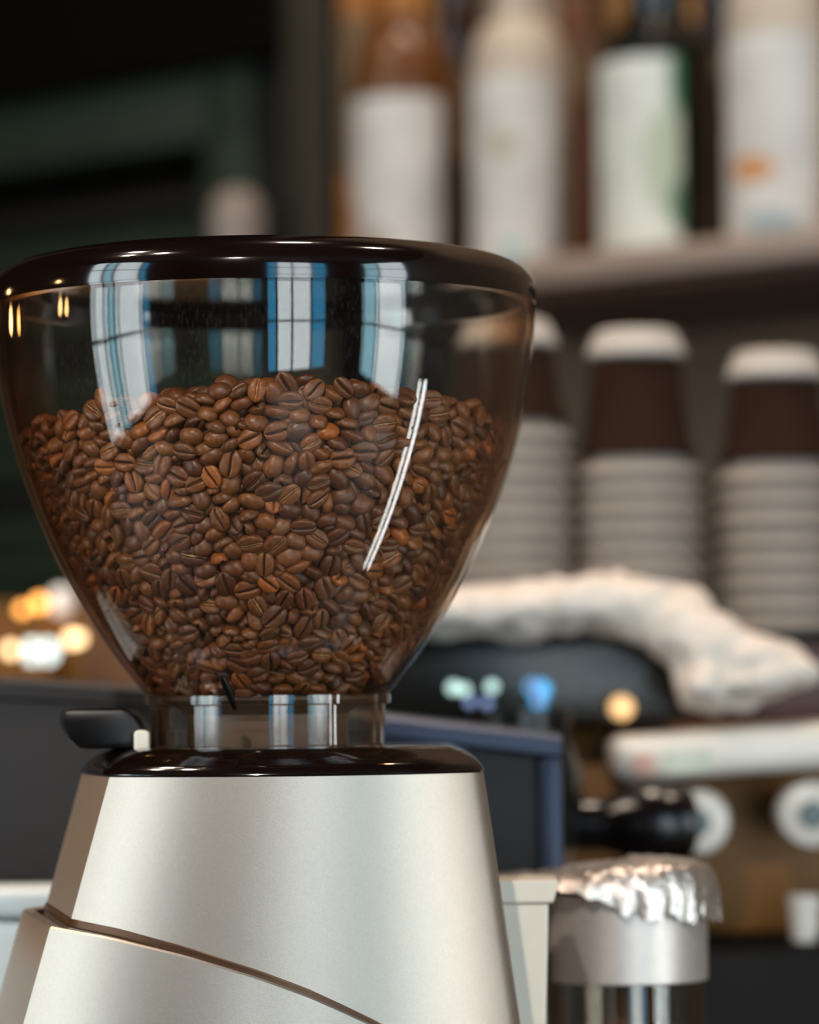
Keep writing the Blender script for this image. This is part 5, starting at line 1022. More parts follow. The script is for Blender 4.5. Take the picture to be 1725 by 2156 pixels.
def bean_material(name, stops, rough):
    m = bpy.data.materials.new(name)
    m.use_nodes = True
    N, L = m.node_tree.nodes, m.node_tree.links
    p = N['Principled BSDF']
    gi = N.new('ShaderNodeNewGeometry')
    oi = N.new('ShaderNodeObjectInfo')
    ad = N.new('ShaderNodeMath')
    ad.operation = 'ADD'
    fr = N.new('ShaderNodeMath')
    fr.operation = 'FRACT'
    L.new(gi.outputs['Random Per Island'], ad.inputs[0])
    L.new(oi.outputs['Random'], ad.inputs[1])
    L.new(ad.outputs[0], fr.inputs[0])
    rp = N.new('ShaderNodeValToRGB')
    cr = rp.color_ramp
    while len(cr.elements) < len(stops):
        cr.elements.new(0.5)
    for e, (pos, c) in zip(cr.elements, stops):
        e.position = pos
        e.color = (*c, 1)
    L.new(fr.outputs[0], rp.inputs['Fac'])
    tc = N.new('ShaderNodeTexCoord')
    nz = N.new('ShaderNodeTexNoise')
    nz.inputs['Scale'].default_value = 700
    nz.inputs['Detail'].default_value = 5
    L.new(tc.outputs['Object'], nz.inputs['Vector'])
    mr = N.new('ShaderNodeMapRange')
    mr.inputs['From Min'].default_value = 0.3
    mr.inputs['From Max'].default_value = 0.7
    mr.inputs['To Min'].default_value = 0.72
    mr.inputs['To Max'].default_value = 1.25
    L.new(nz.outputs['Fac'], mr.inputs['Value'])
    mx = N.new('ShaderNodeMix')
    mx.data_type = 'RGBA'
    mx.blend_type = 'MULTIPLY'
    mx.inputs['Factor'].default_value = 1
    L.new(rp.outputs['Color'], mx.inputs['A'])
    L.new(mr.outputs[0], mx.inputs['B'])
    L.new(mx.outputs['Result'], p.inputs['Base Color'])
    p.inputs['Roughness'].default_value = rough
    p.inputs['Specular IOR Level'].default_value = 0.45
    b = N.new('ShaderNodeBump')
    b.inputs['Strength'].default_value = 0.35
    b.inputs['Distance'].default_value = 0.0004
    L.new(nz.outputs['Fac'], b.inputs['Height'])
    L.new(b.outputs['Normal'], p.inputs['Normal'])
    return m


M_bean = bean_material('roasted_bean', [(0.0, srgb(74, 40, 20)), (0.3, srgb(106, 62, 31)), (0.6, srgb(128, 78, 40)), (0.85, srgb(90, 58, 37)), (1.0, srgb(166, 92, 34))], 0.38)
M_crease = bean_material('silverskin', [(0.0, srgb(34, 18, 10)), (0.6, srgb(52, 30, 17)), (0.78, srgb(130, 92, 58)), (1.0, srgb(206, 168, 120))], 0.6)
variants = [bean_mesh(s) for s in range(5)]
for me, ms in variants:
    me.materials.append(M_bean)
    ms.materials.append(M_crease)
for k in range(300):
    me, ms = variants[k % 5]
    o = bpy.data.objects.new('coffee_bean', me)
    COL.objects.link(o)
    o.location = b_pos[k]
    o.rotation_mode = 'QUATERNION'
    o.rotation_quaternion = Quaternion(b_rot[k]).normalized()
    o.scale = b_scl[k]
    tag(o, 'roasted brown coffee bean pressed against the front of the clear hopper', 'coffee bean', 'coffee beans at the front of the hopper')
    c = bpy.data.objects.new('crease', ms)
    COL.objects.link(c)
    c.parent = o


def joined(which, idx, name, material):
    arrs, faces, off = [], [], 0
    base = []
    for v in variants:
        me = v[which]
        co = np.empty(len(me.vertices) * 3)
        me.vertices.foreach_get('co', co)
        base.append((co.reshape(-1, 3), [tuple(p.vertices) for p in me.polygons]))
    for k in idx:
        co, fs = base[k % 5]
        R = np.array(Quaternion(b_rot[k]).normalized().to_matrix())
        arrs.append((co * b_scl[k]) @ R.T + b_pos[k])
        faces += [tuple(i + off for i in f) for f in fs]
        off += len(co)
    me = bpy.data.meshes.new(name)
    me.from_pydata(np.vstack(arrs).tolist(), [], faces)
    me.polygons.foreach_set('use_smooth', [True] * len(me.polygons))
    me.materials.append(material)
    o = bpy.data.objects.new(name, me)
    COL.objects.link(o)
    return o


rest = joined(0, range(300, NB), 'coffee_beans', M_bean)
tag(rest, 'mass of roasted brown coffee beans filling the rest of the clear hopper', 'coffee beans', kind='stuff')
cs = joined(1, range(300, NB), 'creases', M_crease)
cs.parent = rest
cs['kind'] = 'stuff'
# the unseen middle of the heap
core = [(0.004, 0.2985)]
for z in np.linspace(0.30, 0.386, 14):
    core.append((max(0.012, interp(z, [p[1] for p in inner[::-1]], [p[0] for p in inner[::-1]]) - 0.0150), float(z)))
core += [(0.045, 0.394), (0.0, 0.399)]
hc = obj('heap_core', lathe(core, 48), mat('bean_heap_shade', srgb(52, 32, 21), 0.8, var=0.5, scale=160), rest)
hc['kind'] = 'stuff'

# ------------------------------------------------------------------ green louvred door and post on the left of the back wall
M_green = mat('dark_green_paint', srgb(42, 55, 42), 0.55, var=0.12, scale=14)
M_dkgreen = mat('blackish_green', srgb(16, 16, 12), 0.7, var=0.15, scale=14)
M_olive = mat('olive_paint', srgb(56, 52, 40), 0.7, var=0.12, scale=10)
M_void = mat('shade_black_wood', srgb(8, 5, 3), 0.9, var=0.2, scale=20, spec=0.1)  # near-black stands in for shade in the recesses and beside the post
M_grey_handle = mat('pale_grey_enamel', srgb(150, 138, 130), 0.4, var=0.05)

DW = 0.16                           # the door's face behind the shelf front
uL, _ = wall_uz(-420, 300, DW)
uStile0, zRailT = wall_uz(425, 150, DW)
uStile1, _ = wall_uz(520, 150, DW)
_, zRailB = wall_uz(300, 316, DW)
uPost0, _ = wall_uz(596, 150, DW - 0.01)
uPost1, _ = wall_uz(705, 150, DW - 0.01)
door = struct(wall_empty('door_1', 0, 0))
door.name = 'door_1'
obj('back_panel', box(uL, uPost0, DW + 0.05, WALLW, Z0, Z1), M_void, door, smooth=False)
obj('stile', box(uStile0, uStile1, DW, DW + 0.045, Z0, zRailT, 0.003), M_green, door)
obj('top_rail', box(uL, uStile0 - 0.0005, DW + 0.002, DW + 0.045, zRailB, zRailT, 0.003), M_green, door)
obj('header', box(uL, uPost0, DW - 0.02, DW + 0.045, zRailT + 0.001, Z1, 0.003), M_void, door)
# louvre slats below the rail, tilted, with dark gaps
zz = zRailB - 0.046
k = 0
while zz > Z0 + 0.1:
    bm = box(uL, uStile0 - 0.001, -0.012, 0.012, -0.011, 0.011, 0.002)
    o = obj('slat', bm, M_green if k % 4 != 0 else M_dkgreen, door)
    o.location = (0, DW + 0.022, zz)
    o.rotation_euler = (math.radians(-38), 0, 0)
    zz -= 0.0285
    k += 1
# pull handle
hp_u, hp_z0 = wall_uz(549, 402, DW - 0.03)
_, hp_z1 = wall_uz(549, 620, DW - 0.03)
hr = 0.0205
pts = [(0.0, hp_z0)] + [(hr * math.sin(a), hp_z0 - hr + hr * math.cos(a)) for a in np.linspace(0.15, math.pi / 2, 8)] + \
      [(hr, hp_z1 + hr)] + [(hr * math.cos(a), hp_z1 + hr - hr * math.sin(a)) for a in np.linspace(0.15, math.pi / 2 - 0.05, 8)] + [(0, hp_z1)]
hb = obj('pull_handle', lathe(pts, 32, origin=(hp_u, DW - 0.055, 0)), M_grey_handle, door)
obj('gap_board', box(uStile1 + 0.001, uPost0 - 0.001, DW + 0.01, DW + 0.049, Z0, zRailT, 0.002), M_dkgreen, door)  # blackish colour stands in for the shade of the gap
post = struct(wall_empty('trim_1', 0, 0))
post.name = 'trim_1'
obj('post', box(uPost0, uPost1 - 0.008, DW - 0.01, WALLW, Z0, Z1, 0.003), M_olive, post)
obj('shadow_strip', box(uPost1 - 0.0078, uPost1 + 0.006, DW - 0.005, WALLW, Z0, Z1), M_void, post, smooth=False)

# ------------------------------------------------------------------ shelf of bottles
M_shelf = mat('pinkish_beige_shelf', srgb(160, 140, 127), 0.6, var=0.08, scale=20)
uA = wall_uz(690, 540)[0]
uB = wall_uz(2300, 500)[0]
_, zS1 = wall_uz(1350, 518)
_, zS0 = wall_uz(1350, 592)
sh = wall_empty('wall_shelf', 0, 0)
tag(sh, 'long pale beige shelf board carrying the labelled bottles', 'shelf')
obj('board', box(uA, uB, 0.0, WALLW, zS0 + 0.004, zS1, 0.003), M_shelf, sh)
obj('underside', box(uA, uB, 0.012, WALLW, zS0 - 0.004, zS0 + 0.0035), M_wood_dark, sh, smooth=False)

M_amber = mat('amber_glass', srgb(104, 62, 24), 0.3, var=0.2, coat=0.1, scale=12)
M_brownb = mat('dark_brown_glass', srgb(48, 26, 14), 0.12, var=0.2, coat=0.4, scale=12)
M_blackb = mat('black_green_glass', srgb(20, 20, 14), 0.15, var=0.2, coat=0.3, scale=12)
M_greyb = mat('milky_grey_plastic', srgb(150, 140, 128), 0.5, var=0.1, scale=12)
M_tanb = mat('tan_paper', srgb(150, 112, 66), 0.6, var=0.25, scale=16)


def label_mat(name, base, blots):
    """White paper label with blotches of flat print: (u angle, z, radius, colour)."""
    m = bpy.data.materials.new(name)
    m.use_nodes = True
    N, L = m.node_tree.nodes, m.node_tree.links
    p = N['Principled BSDF']
    p.inputs['Roughness'].default_value = 0.55
    tc = N.new('ShaderNodeTexCoord')
    nz = N.new('ShaderNodeTexNoise')
    nz.inputs['Scale'].default_value = 26
    nz.inputs['Detail'].default_value = 3
    L.new(tc.outputs['Object'], nz.inputs['Vector'])
    rp = N.new('ShaderNodeValToRGB')
    rp.color_ramp.elements[0].position = 0.34
    rp.color_ramp.elements[0].color = (*[c * 0.82 for c in base], 1)
    rp.color_ramp.elements[1].position = 0.6
    rp.color_ramp.elements[1].color = (*base, 1)
    L.new(nz.outputs['Fac'], rp.inputs['Fac'])
    cur = rp.outputs['Color']
    for (c, rad, col) in blots:
        sb = N.new('ShaderNodeVectorMath')
        sb.operation = 'SUBTRACT'
        L.new(tc.outputs['Object'], sb.inputs[0])
        sb.inputs[1].default_value = c
        dv = N.new('ShaderNodeVectorMath')
        dv.operation = 'DIVIDE'
        L.new(sb.outputs[0], dv.inputs[0])
        dv.inputs[1].default_value = rad
        ln = N.new('ShaderNodeVectorMath')
        ln.operation = 'LENGTH'
        L.new(dv.outputs[0], ln.inputs[0])
        mr = N.new('ShaderNodeMapRange')
        mr.inputs['From Min'].default_value = 0.75
        mr.inputs['From Max'].default_value = 1.0
        mr.inputs['To Min'].default_value = 1
        mr.inputs['To Max'].default_value = 0
        L.new(ln.outputs['Value'], mr.inputs['Value'])
        mx = N.new('ShaderNodeMix')
        mx.data_type = 'RGBA'
        L.new(mr.outputs[0], mx.inputs['Factor'])
        L.new(cur, mx.inputs['A'])
        mx.inputs['B'].default_value = (*col, 1)
        cur = mx.outputs['Result']
    L.new(cur, p.inputs['Base Color'])
    return m


def bottle(px0, px1, py_label, py_shoulder, py_top, glass, label_m, capm, w, label, squared=False, label_span=None, label_h0=0.004):
    """A bottle standing on the shelf: body with shoulder and neck, paper label, cap."""
    r = (px1 - px0) / 2 * 2.5 / FPX
    for _ in range(3):
        u, _z = wall_uz((px0 + px1) / 2, 300, w + r)
        c = W0 + UDIR * u + NDIR * (w + r)
        r = (px1 - px0) / 2 * (c.y - CAM.y) / FPX
    e = wall_empty('bottle', u, w + r, zS1)
    tag(e, label, 'bottle')
    pxm = (px0 + px1) / 2
    zl = wall_uz(pxm, py_label, w + r)[1] - zS1
    zs = wall_uz(pxm, py_shoulder, w + r)[1] - zS1
    zt = wall_uz(pxm, py_top, w + r)[1] - zS1
    rn = 0.0145 if not squared else 0.02
    sh_h = max(0.012, min((zt - zs) * 0.55, 0.06))
    prof = [(r * 0.93, 0.0), (r, 0.004), (r, zs - 0.006 if squared else zs)]
    if squared:
        prof += [(r * 0.97, zs - 0.001), (r * 0.85, zs + 0.003), (rn + 0.004, zs + 0.012)]
    else:
        for a in np.linspace(0.2, 1, 7):
            prof.append((lerp(rn, r, math.cos(a * math.pi / 2) ** 0.8), zs + sh_h * math.sin(a * math.pi / 2)))
    nb = prof[-1][1]
    prof += [(rn, nb + 0.004), (rn, zt - 0.03), (0.0, zt - 0.03)]
    obj('body', lathe(prof, 40), glass, e)
    obj('cap', lathe([(rn + 0.002, zt - 0.032), (rn + 0.0025, zt - 0.006), (rn + 0.001, zt), (0.0, zt)], 32, cap0=True), capm, e)
    rl = r + 0.0006
    if label_span:
        a0, a1 = [math.radians(d) - math.pi / 2 for d in label_span]
    else:
        a0, a1 = math.radians(-89) - math.pi / 2, math.radians(89) - math.pi / 2
    bm = lathe([(rl, label_h0), (rl, zl)], 40, cap0=False, cap1=False, a0=a0, a1=a1)
    g = bmesh.ops.extrude_face_region(bm, geom=bm.faces[:])
    for v in [x for x in g['geom'] if isinstance(x, bmesh.types.BMVert)]:
        n = Vector((v.co.x, v.co.y, 0)).normalized()
        v.co -= n * 0.0005
    obj('label', bm, label_m, e)
    return e, r


WHITE = srgb(214, 210, 204)
LB1 = label_mat('label_peach_print', WHITE, [((-0.030, -0.02, 0.045), (0.022, 0.04, 0.018), srgb(196, 150, 116)), ((0.004, -0.04, 0.028), (0.016, 0.03, 0.014), srgb(170, 158, 148))])
LB2 = label_mat('label_grey_print', WHITE, [((0.012, -0.04, 0.085), (0.014, 0.03, 0.012), srgb(184, 172, 154)), ((0.018, -0.04, 0.012), (0.008, 0.03, 0.012), srgb(160, 190, 190))])
LB3 = label_mat('label_green_print', srgb(222, 224, 214), [((0.045, -0.02, 0.115), (0.016, 0.04, 0.06), srgb(22, 110, 58)), ((0.03, -0.03, 0.06), (0.016, 0.04, 0.04), srgb(186, 194, 172)), ((0.046, -0.02, 0.03), (0.018, 0.03, 0.03), srgb(70, 120, 84))])
LB4 = label_mat('label_orange_print', WHITE, [((0.004, -0.03, 0.046), (0.018, 0.03, 0.010), srgb(204, 140, 84)), ((-0.03, -0.02, 0.08), (0.012, 0.04, 0.014), srgb(180, 130, 90)), ((0.016, -0.03, 0.010), (0.02, 0.03, 0.010), srgb(150, 165, 168))])
M_cap_o = mat('orange_brown_cap', srgb(170, 108, 44), 0.5, var=0.15)
M_cap_w = mat('pale_cap', srgb(190, 176, 158), 0.5, var=0.1)
M_cap_b = mat('black_cap', srgb(18, 14, 12), 0.4)

bottle(742, 960, 216, 196, -60, M_amber, LB1, M_cap_o, 0.03, 'white-labelled amber bottle with peach print, leftmost on the shelf', label_h0=0.003)
bottle(992, 1196, 172, 154, -40, M_cap_w, LB2, M_cap_w, 0.03, 'white-labelled pale bottle between the leftmost bottle and the black one')
bottle(1262, 1512, 136, 88, -120, M_blackb, LB3, M_cap_b, 0.025, 'wide black bottle with white and green label on the shelf', squared=True, label_span=(-72, 62))
bottle(1530, 1745, 84, 64, -160, M_cap_w, LB4, M_cap_w, 0.03, 'white-labelled pale bottle with orange print at the right edge')
# back row, half hidden
LBg = label_mat('label_dull', srgb(120, 98, 70), [])
bottle(716, 800, 40, 120, -140, M_cap_o, LBg, M_cap_o, 0.135, 'orange-brown bottle behind the gap left of the leftmost white label', label_h0=0.10)
bottle(915, 1010, 150, 190, -120, M_brownb, LBg, M_greyb, 0.135, 'dark brown bottle in the back row between the two left white labels', label_h0=0.10)
bottle(1172, 1262, 120, 200, -120, M_amber, LBg, M_cap_o, 0.13, 'amber glass bottle standing between the pale bottle and black bottle', label_h0=0.13)
bottle(1470, 1560, 120, 130, -150, M_brownb, LBg, M_brownb, 0.135, 'dark bottle in the back row right of the black bottle', label_h0=0.13)
for (px0, px1, m_, lab) in ((800, 905, M_tanb, 'tan paper bag at the back of the shelf behind the leftmost bottle'),
                            (1010, 1160, M_greyb, 'grey paper bag at the back of the shelf behind the pale bottle'),
                            (1270, 1460, M_tanb, 'wide tan paper bag at the back of the shelf behind the black bottle')):
    u0, _ = wall_uz(px0, 200, 0.2)
    u1, _ = wall_uz(px1, 200, 0.2)
    e = wall_empty('paper_bag', u0, 0.2, zS1)
    tag(e, lab, 'bag')
    wd, hh = u1 - u0, wall_uz(px0, -110, 0.2)[1] - zS1
    obj('sack', box(0, wd, 0, 0.055, 0, hh * 0.82, 0.008, 3), m_, e)
    obj('folded_top', prism([(0.004, hh * 0.815), (0.051, hh * 0.815), (0.034, hh * 0.97), (0.030, hh), (0.022, hh), (0.020, hh * 0.97)], 0.003, wd - 0.003, 'X'), m_, e)

# ------------------------------------------------------------------ espresso machine behind the grinder
M_brass = mat('mustard_brown_enamel', srgb(118, 78, 33), 0.5, metal=0.1, spec=0.3, var=0.2, scale=9)
M_hood = mat('dark_glossy_steel', srgb(26, 25, 22), 0.24, metal=0.15, spec=0.35, var=0.2, scale=10)
M_cream = mat('cream_enamel', srgb(216, 208, 196), 0.35, var=0.05, scale=20)
M_chrome = mat('chrome', srgb(215, 215, 215), 0.05, metal=1.0, var=0.03)
M_tray = mat('black_drip_tray', srgb(10, 7, 6), 0.7, spec=0.2, var=0.3, scale=30)
M_red = mat('red_print', srgb(206, 160, 142), 0.5)
M_grn = mat('green_print', srgb(194, 198, 180), 0.5)
em = thing('espresso_machine', 'brown and dark steel espresso machine with cream bar and white knobs', 'espresso machine')
ZM = 1.86                          # distance of the machine's front
yM = pix(862, 1440, ZM).y


def mx_(px, py, depth=ZM):
    p = pix(px, py, depth)
    return p.x, p.z


def at(px, py, depth):
    return pix(px, py, depth)


x0, zt = mx_(1195, 1530)
x1, _ = mx_(1850, 1530)
_, zlow = mx_(1400, 1975)
obj('body', box(x0, x1, yM + 0.02, yM + 0.22, zlow, zt, 0.006), M_brass, em)
# hood with a rounded top right corner
hx0, hz1 = mx_(600, 1345)
hx1, hz0 = mx_(1418, 1520)
cr = 0.0165
poly = [(hx0, hz0), (hx1, hz0), (hx1, hz1 - cr)]
poly += [(hx1 - cr + cr * math.cos(a), hz1 - cr + cr * math.sin(a)) for a in np.linspace(0.15, math.pi / 2, 8)]
poly += [(hx0, hz1)]
obj('hood', prism(poly, yM - 0.02, yM + 0.22, 'Y', bevel=0.003), M_hood, em)
TOPZ = hz1 + 0.002
tx1, _ = mx_(1850, 1345)
obj('cup_tray', box(hx1 - 0.05, tx1, yM + 0.06, yM + 0.22, zt - 0.01, TOPZ - 0.004, 0.002), M_wood_dark, em)
obj('tray_plate', box(hx0, tx1, yM + 0.05, yM + 0.22, TOPZ - 0.0035, TOPZ, 0.001), M_hood, em)
a, b = at(1500, 1990, ZM), at(1500, 2230, ZM)
obj('drip_tray', box(x0 - 0.02, x1, yM - 0.06, yM + 0.21, 0.03, zlow - 0.001, 0.006), M_tray, em)
for sx in (x0 + 0.03, x1 - 0.04):
    for sy in (yM - 0.02, yM + 0.18):
        obj('leg', lathe([(0.014, 0.0), (0.014, 0.012), (0.010, 0.031)], 20, origin=(sx, sy, 0)), M_chrome, em)
# cream bar with rounded end
bx0, bz = mx_(1288, 1600, ZM - 0.06)
bx1, _ = mx_(1900, 1600, ZM - 0.06)
bh = 48 * (ZM - 0.06) / FPX
bm = box(0, bx1 - bx0, -0.012, 0.07, -bh, bh, 0.0075, 4)
bar = obj('front_bar', bm, M_cream, em)
bar.location = (bx0, yM - 0.055, bz)
bar.rotation_euler = (0, math.radians(-3.2), 0)
for (q0, q1, m_, nm) in ((0.009, 0.0195, M_red, 'red_mark'), (0.024, 0.046, M_grn, 'green_mark')):
    o = obj(nm, box(q0, q1, -0.0128, -0.0119, -0.008, 0.002), m_, bar, smooth=False)
# white knobs
for (px, py, rpx) in ((1462, 1728, 72), (1702, 1712, 74)):
    p = at(px, py, ZM - 0.035)
    r = rpx * (ZM - 0.035) / FPX
    kb = obj('knob', lathe([(0.0, -0.022), (r * 0.55, -0.022), (r * 0.9, -0.019), (r, -0.013), (r, -0.003), (r * 0.8, 0.0), (r * 0.4, 0.07), (0.0, 0.07)], 40, 'Y', origin=tuple(p)), M_cream, em)
    obj('knob_cap', lathe([(0.0, -0.0255), (r * 0.34, -0.025), (r * 0.40, -0.0218), (0.0, -0.0218)], 32, 'Y', origin=tuple(p)), mat('blue_grey_enamel', srgb(92, 106, 106), 0.5), kb)
# glowing dots along the hood, standing in for reflections on its chrome
GLINT_M = {'mint': emit('mint_glint_glow', (0.50, 0.72, 0.64), 1.1), 'dim': emit('dim_blue_glint_glow', (0.20, 0.26, 0.48), 0.9), 'blue': emit('blue_glint_glow', (0.08, 0.30, 0.62), 1.0)}
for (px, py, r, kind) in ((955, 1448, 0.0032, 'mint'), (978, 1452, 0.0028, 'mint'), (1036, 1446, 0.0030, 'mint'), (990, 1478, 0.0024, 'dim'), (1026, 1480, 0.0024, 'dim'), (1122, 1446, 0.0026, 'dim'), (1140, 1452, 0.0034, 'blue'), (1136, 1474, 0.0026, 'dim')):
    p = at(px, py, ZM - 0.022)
    kb = obj('glint_ring', lathe([(r + 0.0015, -0.001), (r + 0.0015, 0.004)], 24, 'Y', origin=tuple(p)), M_chrome, em)
    obj('glint', lathe([(0.0, -0.0035), (r * 0.7, -0.003), (r, -0.0012)], 20, 'Y', origin=tuple(p)), GLINT_M[kind], kb)
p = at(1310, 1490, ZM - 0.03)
M_amber_glint = emit('amber_glint_glow', (1.0, 0.60, 0.26), 0.8)  # emission stands in for a warm reflection on the chrome
pl = obj('amber_glint', lathe([(0.0, -0.006), (0.004, -0.005), (0.006, -0.001), (0.006, 0.012)], 20, 'Y', origin=tuple(p)), M_amber_glint, em)
# group head that carries the portafilter
p = at(1095, 1735, 1.745)
obj('group_head', lathe([(0.028, -0.010), (0.029, -0.007), (0.029, 0.022), (0.024, 0.036), (0.024, 0.052), (0.0, 0.052)], 40, origin=tuple(p)), M_hood, em)
obj('group_arm', box(p.x - 0.018, p.x + 0.018, p.y + 0.01, yM + 0.03, p.z + 0.014, p.z + 0.05, 0.004), M_hood, em)

pf = thing('portafilter', 'black-handled portafilter with rounded grip below the cream bar', 'portafilter', tuple(p))
obj('basket', lathe([(0.0, -0.034), (0.021, -0.033), (0.025, -0.024), (0.026, -0.0105), (0.0, -0.0105)], 40), M_chrome, pf)
SH = 1.745 / FPX
hp = []
for (px, half) in ((1120, 26), (1170, 40), (1200, 52), (1240, 54), (1270, 54), (1295, 62), (1320, 75), (1350, 83), (1390, 86), (1430, 82), (1455, 70), (1466, 50), (1471, 30), (1473, 0)):
    hp.append((half * SH, (px - 1095) * SH))
obj('handle', lathe(hp, 40, 'X', origin=(0, 0, -0.0005)), mat('black_bakelite', srgb(13, 8, 7), 0.22, spec=0.4), pf)

# small white cup low at the right
p = at(1692, 1985, 1.83)
cu = thing('espresso_cup', 'small white cup on the drip tray at the lower right', 'cup', (p.x, p.y, zlow))
cu.location = (p.x, yM - 0.03, zlow)
ch = 0.022
obj('cup_body', lathe([(0.0, 0.0), (0.006, 0.0), (0.0063, 0.002), (0.0075, ch * 0.6), (0.0082, ch), (0.0075, ch), (0.0068, ch * 0.6), (0.0, 0.004)], 32, cap0=False), M_cream, cu)
obj('cup_handle', tube([(0.0075, 0, 0.018), (0.0115, 0, 0.017), (0.0122, 0, 0.011), (0.0100, 0, 0.007), (0.0066, 0, 0.008)], 0.0010, 10), M_cream, cu)

# ------------------------------------------------------------------ towel over the machine's front edge
def soft_lump(name, lumps, voxel, material, disp, dscale, loc):
    bm = bmesh.new()
    for (c, r) in lumps:
        m4 = Matrix.Translation(Vector(c) - Vector(loc)) @ Matrix.Diagonal((*r, 1))
        bmesh.ops.create_icosphere(bm, subdivisions=3, radius=1, matrix=m4)
    me = bpy.data.meshes.new(name)
    bm.to_mesh(me)
    bm.free()
    o = bpy.data.objects.new(name, me)
    COL.objects.link(o)
    o.location = loc
    md = o.modifiers.new('merge', 'REMESH')
    md.mode = 'VOXEL'
    md.voxel_size = voxel
    sm = o.modifiers.new('soften', 'SMOOTH')
    sm.iterations = 14
    sm.factor = 0.6
    tx = bpy.data.textures.new('folds', 'CLOUDS')
    tx.noise_scale = dscale
    dp = o.modifiers.new('folds', 'DISPLACE')
    dp.texture = tx
    dp.strength = disp
    dp.mid_level = 0.5
    dp.texture_coords = 'LOCAL'
    tx2 = bpy.data.textures.new('creases', 'MARBLE')
    tx2.noise_scale = dscale * 0.8
    tx2.turbulence = 6.0
    tx2.marble_type = 'SHARP'
    d2 = o.modifiers.new('creases', 'DISPLACE')
    d2.texture = tx2
    d2.strength = disp * 0.55
    d2.mid_level = 0.5
    d2.texture_coords = 'LOCAL'
    s2 = o.modifiers.new('settle', 'SMOOTH')
    s2.iterations = 3
    dg = bpy.context.evaluated_depsgraph_get()
    me2 = bpy.data.meshes.new_from_object(o.evaluated_get(dg))
    o.modifiers.clear()
    o.data = me2
    me2.name = name
    me2.materials.clear()
    me2.materials.append(material)
    me2.polygons.foreach_set('use_smooth', [True] * len(me2.polygons))
    return o


ZT = ZM - 0.03
q = ZT / FPX
lumps = []
for (px, py, rx, rz, dz) in ((840, 1288, 90, 44, 0), (930, 1288, 90, 46, 0), (1020, 1286, 90, 46, 0), (1110, 1284, 90, 50, 0), (1200, 1276, 90, 58, 0), (1290, 1272, 90, 64, 0),
                             (1370, 1282, 80, 72, 0), (1430, 1320, 70, 80, -0.01), (1490, 1360, 80, 70, -0.02), (1560, 1390, 80, 62, -0.02), (1630, 1405, 60, 44, -0.02),
                             (1680, 1415, 45, 24, -0.02), (1480, 1420, 50, 62, -0.025), (1540, 1440, 60, 48, -0.025), (1600, 1430, 60, 36, -0.025), (1455, 1445, 28, 46, -0.03), (1500, 1470, 30, 30, -0.03)):
    p = at(px, py, ZT)
    lumps.append(((p.x, p.y + dz * 0.75 + 0.009, p.z), (rx * q, 0.034, rz * q)))
M_cloth = mat('white_towelling', srgb(216, 204, 192), 0.9, var=0.06, scale=60, bump=0.5, bscale=500)
p0 = at(1250, 1400, ZT)
tw = soft_lump('towel', lumps, 0.0024, M_cloth, 0.0100, 0.022, tuple(p0))
tag(tw, 'crumpled white towel draped over the top edge of the espresso machine', 'towel')

# ------------------------------------------------------------------ stacks of paper cups on the machine
M_cupw = mat('white_paper_cup', srgb(168, 152, 139), 0.6, var=0.05, scale=30)
M_cupb = mat('dark_brown_paper_cup', srgb(50, 31, 20), 0.9, spec=0.1, var=0.12, scale=30)
M_lidw = mat('white_plastic_lid', srgb(186, 176, 166), 0.6, var=0.04)
ZC = ZM + 0.12
qc = ZC / FPX


def cup_mesh(r_top, r_base, h, body_m, parent):
    """Upturned paper cup: open mouth with rolled rim below, base above."""
    bm = lathe([(r_top, 0.003), (r_base, h), (r_base - 0.0015, h), (r_base - 0.002, h - 0.003), (0.0, h - 0.003)], 40, cap0=False)
    obj('wall', bm, body_m, parent)
    ring = [(r_top + 0.0003 + 0.0020 * math.cos(t), 0.0027 + 0.0027 * math.sin(t)) for t in np.linspace(0, 2 * math.pi, 9)]
    obj('rim', lathe(ring, 40, cap0=False, cap1=False), body_m, parent)


ORD = ['topmost', 'second', 'third', 'fourth', 'fifth', 'sixth', 'seventh', 'eighth', 'ninth', 'tenth', 'eleventh', 'twelfth', 'thirteenth']
RC = 122 * qc
for (pxc, py_lid, py_joint, where) in ((1072, 668, 892, 'stack half hidden by the hopper'), (1342, 690, 965, 'middle stack'), (1636, 735, 975, 'stack at the right edge')):
    c = at(pxc, py_joint, ZC)
    pitch = 0.0104
    zj = c.z
    n = int(round((zj - TOPZ) / pitch))
    pitch = (zj - TOPZ - 0.0005) / n
    for k in range(n):
        zb = TOPZ + 0.0005 + (n - 1 - k) * pitch
        e = thing('paper_cup', '%s white paper cup from the top in the %s' % (ORD[k], where), 'cup', (c.x, c.y, zb), group='white paper cups in the ' + where)
        cup_mesh(RC + 0.0006 * random.uniform(-1, 1), RC - 0.0085, max(pitch * 1.3, 0.011), M_cupw, e)
    topl = at(pxc, py_lid + 66, ZC).z
    e = thing('paper_cup', 'upturned dark brown paper cup on top of the ' + where, 'cup', (c.x, c.y, zj + 0.0006), group='dark brown cups topping the stacks')
    cup_mesh(RC - 0.002, RC * 0.76, topl - zj - 0.0006, M_cupb, e)
    e = thing('cup_lid', 'white plastic lid lying on the dark cup of the ' + where, 'lid', (c.x, c.y, topl + 0.0002), group='white lids on the dark cups')
    rl = RC * 0.80
    lh = 62 * qc
    obj('lid_shell', lathe([(0.0, 0.0), (rl * 0.96, 0.0), (rl + 0.002, 0.0015), (rl + 0.002, 0.004), (rl, 0.006), (rl * 0.93, lh * 0.72), (rl * 0.86, lh * 0.92), (rl * 0.7, lh), (0, lh)], 40), M_lidw, e)

